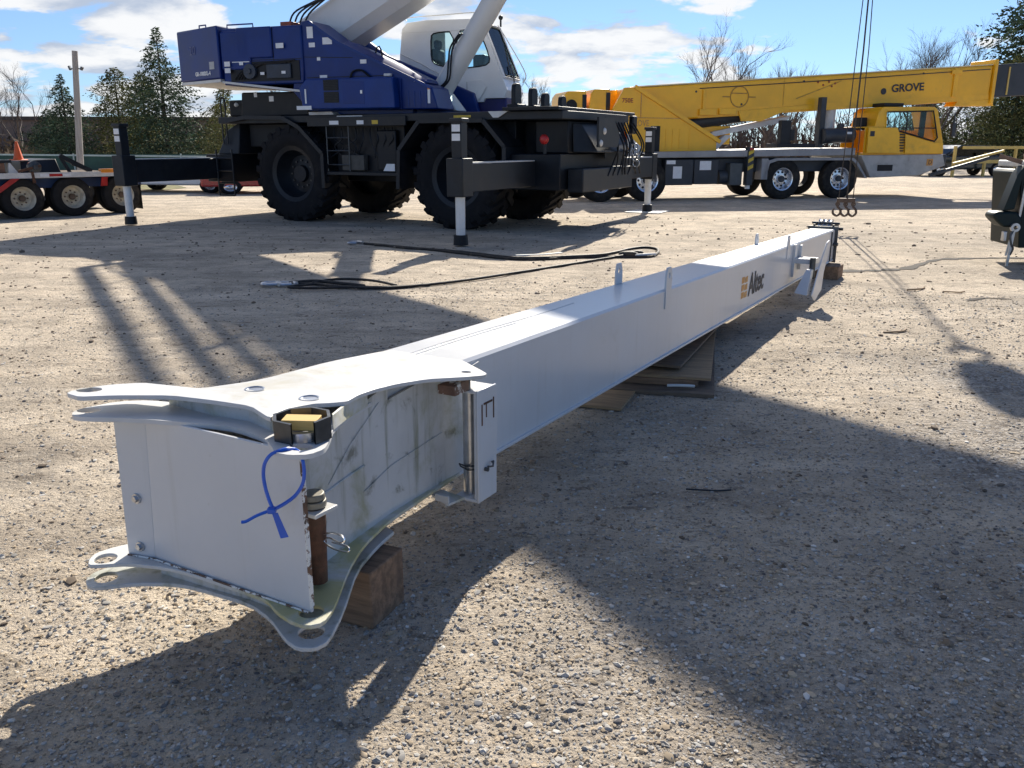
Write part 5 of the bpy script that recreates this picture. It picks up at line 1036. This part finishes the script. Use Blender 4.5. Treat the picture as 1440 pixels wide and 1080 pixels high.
# ------------------------------------------------------------------ background: pole, fence, building, cars, railing
pl = empty('utility_pole', (-18.55, 38, 0), 0, 'tall plain grey wooden pole beside the fence', 'utility pole')
MB().cyl((-.13, 0, 0), (.32, 0, 5.25), .15, .115, n=14).build('pole', POLE, pl)
MB().beam((.05, 0, 4.55), (.48, 0, 4.55), .04, .04).beam((.05, 0, 4.5), (.0, 0, 4.66), .12, .08).beam((.48, 0, 4.5), (.56, 0, 4.62), .14, .08).build('bracket', DKSTEEL, pl)
fe = empty('fence', (-25.5, 45, 0), R(-4), 'green mesh fence with pale top rail in front of the evergreens', 'fence')
MB().box(-14, 19, 0, .03, 0, 1.02).build('mesh_panel', FENCEG, fe)
MB().hexa([(-14, -.04, 1.06), (19, -.04, .80), (19, .04, .80), (-14, .04, 1.06)], [(-14, -.04, 1.14), (19, -.04, .88), (19, .04, .88), (-14, .04, 1.14)]).build('top_rail', RAILW, fe)
for k in range(12): MB().cyl((-13.5 + k * 2.8, -.04, 0), (-13.5 + k * 2.8, -.04, 1.05), .04, n=6).build('post', RAILW, fe)
bd = empty('warehouse', (-46, 92, 0), R(6), 'long flat roofed brown building far behind the trees at left', 'building')
MB().box(-26, 22, 0, 14, 0, 3.9).build('wall', BRICK, bd); MB().box(-26.3, 22.3, -.3, 14.3, 3.9, 4.25).build('roof', ROOFM, bd)
for x in (-20, -12, -4, 4, 12): w_ = MB().box(x, x + 2.2, -.05, .0, 1.2, 2.6).build('window', GLASSD, bd, smooth=False); MB().box(x - .1, x + 2.3, -.06, -.052, 1.05, 1.2).build('sill', CONC, w_)
MB().box(15, 18, -.06, -.01, 0, 3.0).build('door', SLATE, bd)
bd2 = empty('warehouse', (-16.5, 80, 0), R(2), 'low grey shed seen between the evergreens and the blue crane', 'building')
MB().box(-6, 6, 0, 8, 0, 3.0).build('wall', CONC, bd2); MB().prism([(-6.3, 3.0), (6.3, 3.0), (6.3, 3.3), (-6.3, 3.5)], 'y', -.3, 8.3).build('roof', GREYDECK, bd2)
MB().box(2, 5, -.06, -.01, 0, 2.4).build('door', SLATE, bd2)
def car(name, loc, rz, paint, label, pickup=False, L=4.6):
    e = empty(name, loc, rz, label, 'car' if not pickup else 'pickup truck')
    h = L / 2
    bp = [(-h, .35), (-h, .85), (-h * .9, .95), (-.5 if pickup else -h * .75, .98), (h * .45, .95), (h * .95, .80), (h, .6), (h, .32)]
    body = MB().prism(bp, 'y', -.9, .9).build('body', paint, e, bevel=.08, segs=3)
    cb = [(-.55, .97), (-.42, 1.55), (.5, 1.6), (1.15, .95)] if pickup else [(-h * .8, .96), (-h * .55, 1.42), (.45, 1.46), (1.2, .95)]
    MB().prism(cb, 'y', -.78, .78).build('cabin', paint, body, bevel=.05)
    ins = [(x * .9 + .02, .985 + (z - .985) * .86) for x, z in cb]
    g = MB().prism(ins, 'y', -.80, -.783).prism(ins, 'y', .783, .80)
    g.build('side_window', GLASSD, body, smooth=False)
    f = cb[2], cb[3]; MB().hexa([(f[1][0] - .02, -.68, f[1][1] + .06), (f[1][0] + .02, -.68, f[1][1] + .05), (f[1][0] + .02, .68, f[1][1] + .05), (f[1][0] - .02, .68, f[1][1] + .06)], [(f[0][0] + .04, -.64, f[0][1] - .06), (f[0][0] + .09, -.64, f[0][1] - .08), (f[0][0] + .09, .64, f[0][1] - .08), (f[0][0] + .04, .64, f[0][1] - .06)]).build('windshield', GLASSD, body, smooth=False)
    for x in (-h * .62, h * .62):
        for y in (-.82, .82):
            w = road_tyre('wheel', .34, .22, e, RUBBER, .6); w.location = (x, y, .338)
            s = -1 if y < 0 else 1
            MB().lathe([(0, s * .07), (.06, s * .09), (.16, s * .06), (.20, s * .09), (.21, s * .05), (0, -s * .02)], n=20, closed=False).build('rim', ALU, w)
    for y in (-.65, .65):
        MB().box(h - .06, h + .01, y - .16, y + .16, .62, .75).build('headlight', PALE, body); MB().box(-h - .01, -h + .05, y - .14, y + .14, .65, .80).build('tail_light', RED, body)
    MB().box(h - .05, h + .025, -.45, .45, .42, .56).build('grille', BLACK, body)
    return e
pk = car('parked_car', (-10.9, 29.0, 0), R(-8), CARW, 'low white sports car parked behind the rear outrigger of the blue crane', False, 4.5); pk.scale = (1, 1, .70)
pk = car('parked_car', (-7.6, 28.4, 0), R(15), CARR, 'low red car mostly hidden behind the rear tyre of the blue crane'); pk.scale = (1, 1, .66)
car('parked_car', (22.0, 43.5, 0), R(188), CARD, 'dark car parked behind the yellow railing at far right', False, 4.8)
ry = empty('railing', (20.8, 41.6, 0), R(22), 'yellow two rail steel railing at the far right', 'railing')
for k in range(6): MB().box(k * 2.0, k * 2.0 + .12, -.05, .05, 0, 1.42 if k != 1 else 1.1).build('post', RAILY, ry)
MB().box(0.5, 4.9, -.06, -.015, 1.28, 1.42).build('rail', RAILY, ry); MB().box(0, 11, -.06, -.015, .62, .78).build('rail', RAILY, ry)
gr = MB().add([(-15.5, 31.5, .012), (-11.8, 29.6, .012), (-11.6, 31.2, .012), (-12.6, 33, .012), (-18, 36, .012), (-20, 34, .012)], [(0, 1, 2, 3, 4, 5)]).build('grass_strip', M('dry_grass', (.17, .155, .06), .95, var=.4, scale=3, bump=.5), None); gr['kind'] = 'structure'

# ------------------------------------------------------------------ trees
NEEDLE = M('spruce_needles', (.070, .100, .055), .8, var=.5, scale=1.3, vcol='Col', spec=.2)
LEAFY = M('cedar_leaves', (.150, .150, .055), .8, var=.45, scale=1.3, vcol='Col', spec=.2)
BARK = M('bark', (.085, .065, .052), .95, var=.3, scale=5)
TWIG = M('bare_twigs', (.10, .078, .068), .95, var=.3, scale=4)
def leafmesh(name, P, N_, size, mat, parent, cols):
    """many small needle clumps: each a narrow pointed blade at P, hanging out along N_"""
    n = len(P); P = np.array(P); D = np.array(N_); s = np.array(size)[:, None]
    rnd = RNG.normal(0, 1, (n, 3)); T = np.cross(D, rnd); T /= np.linalg.norm(T, axis=1)[:, None] + 1e-9
    a = P - T * s * .28; b = P + T * s * .28; c = P + D * s + T * s * .1; d = P + D * s - T * s * .1
    V = np.stack([a, b, c, d], 1).reshape(-1, 3); F = np.arange(4 * n).reshape(n, 4)
    me = bpy.data.meshes.new(name); me.from_pydata(V.tolist(), [], F.tolist())
    at = me.color_attributes.new('Col', 'FLOAT_COLOR', 'POINT'); C = np.repeat(np.concatenate([np.array(cols), np.ones((n, 1))], 1), 4, 0)
    at.data.foreach_set('color', C.astype(np.float32).ravel())
    return link(name, me, mat, parent, smooth=False)
def conifer(loc, H, Rb, label, mat=None, dens=1., base=.06, power=.85, droop=.25, name='spruce_tree', group='evergreens along the fence'):
    mat = mat or NEEDLE
    e = empty(name, loc, RNG.uniform(0, 6), label, 'tree', group)
    MB().cyl((0, 0, 0), (0, 0, H * .97), H * .022, .02, n=8).build('trunk', BARK, e)
    P = []; D = []; S = []; C = []
    nb = int(175 * dens)
    for i in range(nb):
        t = (i + RNG.random()) / nb; z = H * (base + (1 - base) * t); a = i * 2.39996 + RNG.uniform(-.3, .3)
        lob = noise.noise(Vector((math.cos(a) * 1.3 + loc[0], math.sin(a) * 1.3 + loc[1], z * .9)))
        if lob < -.32 and t < .9: continue
        rad = Rb * (1 - t) ** power * RNG.uniform(.5, 1.15) * (1 + .55 * lob) + .05; dx, dy = math.cos(a), math.sin(a)
        k = max(6, int(rad / Rb * 100)); tone = RNG.uniform(.6, 1.5)
        for j in range(k):
            u = (j + RNG.random()) / k; u = u ** .7; r = rad * u
            w = rad * .22 * (1.1 - u * .6)
            P.append((dx * r + RNG.normal(0, w), dy * r + RNG.normal(0, w), z - droop * r * u + RNG.normal(0, w * .45) + rad * .10))
            v = Vector((dx + RNG.normal(0, .5), dy + RNG.normal(0, .5), RNG.normal(-.15, .45))).normalized(); D.append(v[:]); S.append(RNG.uniform(.5, 1.25) * (.06 + H * .012))
            C.append([tone * RNG.uniform(.6, 1.4)] * 3)
    leafmesh('crown', P, D, S, mat, e, C); return e
conifer((-26.0, 52, 0), 5.4, 1.9, 'small dark spruce at the left end of the row behind the trailer', base=.04)
conifer((-20.6, 53, 0), 8.0, 3.3, 'tallest dark spruce directly left of the blue counterweight', dens=1.6, base=.03)
conifer((-25.5, 58, 0), 6.2, 2.8, 'broad yellow green cedar just right of the grey pole', LEAFY, 1.3, power=.5, name='cedar_tree')
conifer((-23.4, 57, 0), 5.9, 2.2, 'slimmer yellow green cedar between the pole and the tallest spruce', LEAFY, 1.1, power=.6, name='cedar_tree')
conifer((-29.0, 56, 0), 3.6, 2.2, 'low bushy spruce beside the small dark spruce', dens=1, power=.6)
conifer((-16.7, 52, 0), 5.0, 1.7, 'thin ragged evergreen under the blue counterweight', LEAFY, .8, power=.7, name='cedar_tree')
conifer((-19.0, 58, 0), 4.0, 2.4, 'round bushy cedar right behind the tallest spruce', LEAFY, 1, power=.45, name='cedar_tree')
conifer((34.2, 58, 0), 14.5, 5.4, 'big dark spruce filling the top right corner', dens=3.6, base=.1, power=.7, group='evergreens at the right')
conifer((31.5, 56, 0), 6.8, 3.2, 'bushy grey green cedar below the big dark spruce', LEAFY, 1.6, power=.45, name='cedar_tree', group='evergreens at the right')
conifer((28.0, 60, 0), 4.6, 2.6, 'low rounded cedar behind the yellow railing', LEAFY, 1.2, power=.4, name='cedar_tree', group='evergreens at the right')
def branches(m, p, d, ln, r, depth, spread=.55, up=.12, nseg=3):
    pts = [p]; q = Vector(p); dd = Vector(d)
    for i in range(nseg):
        dd = (dd + Vector((RNG.normal(0, .11), RNG.normal(0, .11), RNG.normal(up * .5, .06)))).normalized(); q = q + dd * (ln / nseg); pts.append(q.copy())
    m.tube(pts, [r * (1 - .5 * i / nseg) for i in range(nseg + 1)], 5 if r > .04 else 3)
    if depth == 0: return
    nb = 3 if depth > 2 else 4
    for k in range(nb):
        i = RNG.integers(1, nseg + 1) if k else nseg
        a = Vector((RNG.normal(), RNG.normal(), RNG.normal(.25, .6))).normalized()
        nd_ = (dd + a * spread * RNG.uniform(.7, 1.5)).normalized()
        branches(m, pts[i], nd_, ln * RNG.uniform(.55, .8), r * .52, depth - 1, spread, up)
def bare_tree(loc, H, label, depth=5, spread=.6, trunk=.28, group='bare trees'):
    e = empty('bare_tree', loc, 0, label, 'tree', group); r = H * .016
    MB().cyl((0, 0, -.05), (.05, 0, H * trunk), r * 1.3, r, n=8).build('trunk', BARK, e)
    m = MB()
    for k in range(4): 
        a = k * 1.57 + RNG.uniform(0, 1); branches(m, (.05, 0, H * trunk * (.75 + .08 * k)), Vector((math.cos(a) * .8, math.sin(a) * .8, 1)).normalized(), H * .29, r * .75, depth - 1, spread)
    m.build('branches', TWIG, e, smooth=False); return e
bare_tree((13.6, 60, 0), 9.4, 'tall spreading bare tree above the middle of the yellow boom', 6, .62)
bare_tree((18.3, 64, 0), 8.0, 'slender bare tree left of the hoist ropes', 5, .4)
bare_tree((20.4, 66, 0), 7.6, 'thin bare tree just right of the slender one', 5, .42)
bare_tree((27.0, 60, 0), 9.0, 'bushy bare tree right of the yellow cab', 6, .6)
bare_tree((30.0, 63, 0), 8.8, 'bare tree reaching up beside the big dark spruce', 6, .55)
bare_tree((24.5, 52, 0), 6.5, 'dark forked bare tree seen under the end of the yellow boom', 5, .6)
bare_tree((-33.5, 54, 0), 6.4, 'bare tree at the far left edge behind the trailer', 6, .6)
bare_tree((-30.6, 50, 0), 5.6, 'pale bare shrub left of the small dark spruce', 6, .7, .12)
bare_tree((-36.0, 56, 0), 6.0, 'grey twiggy bare tree cut by the left edge of the view', 6, .65, .15)
bare_tree((-32.2, 58, 0), 6.8, 'taller bare tree between the left edge and the small dark spruce', 6, .55, .2)
bare_tree((-14.0, 60, 0), 6.4, 'bare tree under the counterweight beside the ragged evergreen', 5, .4)
bare_tree((-2.0, 66, 0), 6.8, 'bare tree between the white cab and the winch covers', 6, .5)
bare_tree((2.0, 66, 0), 6.4, 'small bare tree over the yellow winch covers', 5, .5)
# far-off bare wood and scrub that reads as one belt
def woods():
    m = MB()
    for i in range(900):
        x = RNG.uniform(-62, 86) if i < 430 else RNG.uniform(-6, 48); y = RNG.uniform(72, 96); h = RNG.uniform(2.2, 5.0)
        if -60 < x < -14: h *= .8
        m.tube([(x, y, 0), (x + RNG.normal(0, .15), y, h * .5), (x + RNG.normal(0, .4), y, h)], [.10, .06, .02], 3)
        for k in range(7):
            z = h * RNG.uniform(.3, .95); a = RNG.uniform(-1, 1); l = RNG.uniform(.4, 1.3)
            m.tube([(x, y, z), (x + a * l, y + RNG.normal(0, .3), z + l * RNG.uniform(.5, 1))], [.035, .012], 3)
    o = m.build('distant_woods', TWIG, None, smooth=False); o['kind'] = 'stuff'; o['label'] = 'belt of bare woods along the horizon'
    P = []; D = []; S = []; C = []
    for i in range(16000):
        x = RNG.uniform(-70, 95); y = RNG.uniform(74, 100); hh = 1.7 + 1.2 * noise.noise(Vector((x * .13, 0, 0))) + .8 * noise.noise(Vector((x * .5, 3, 0)))
        P.append((x, y, abs(RNG.normal(0, .45)) * hh)); D.append(Vector((RNG.normal(), RNG.normal(0, .3), RNG.normal(.4, .6))).normalized()[:]); S.append(RNG.uniform(.3, .8)); g = RNG.uniform(.6, 1.5); C.append([g, g * RNG.uniform(.8, 1.0), g * .85])
    o = leafmesh('scrub', P, D, S, M('scrub_twigs', (.105, .085, .062), .95, var=.3, scale=.4, vcol='Col', spec=.1), None, C); o['kind'] = 'stuff'; o['label'] = 'brown scrub along the horizon'
woods()
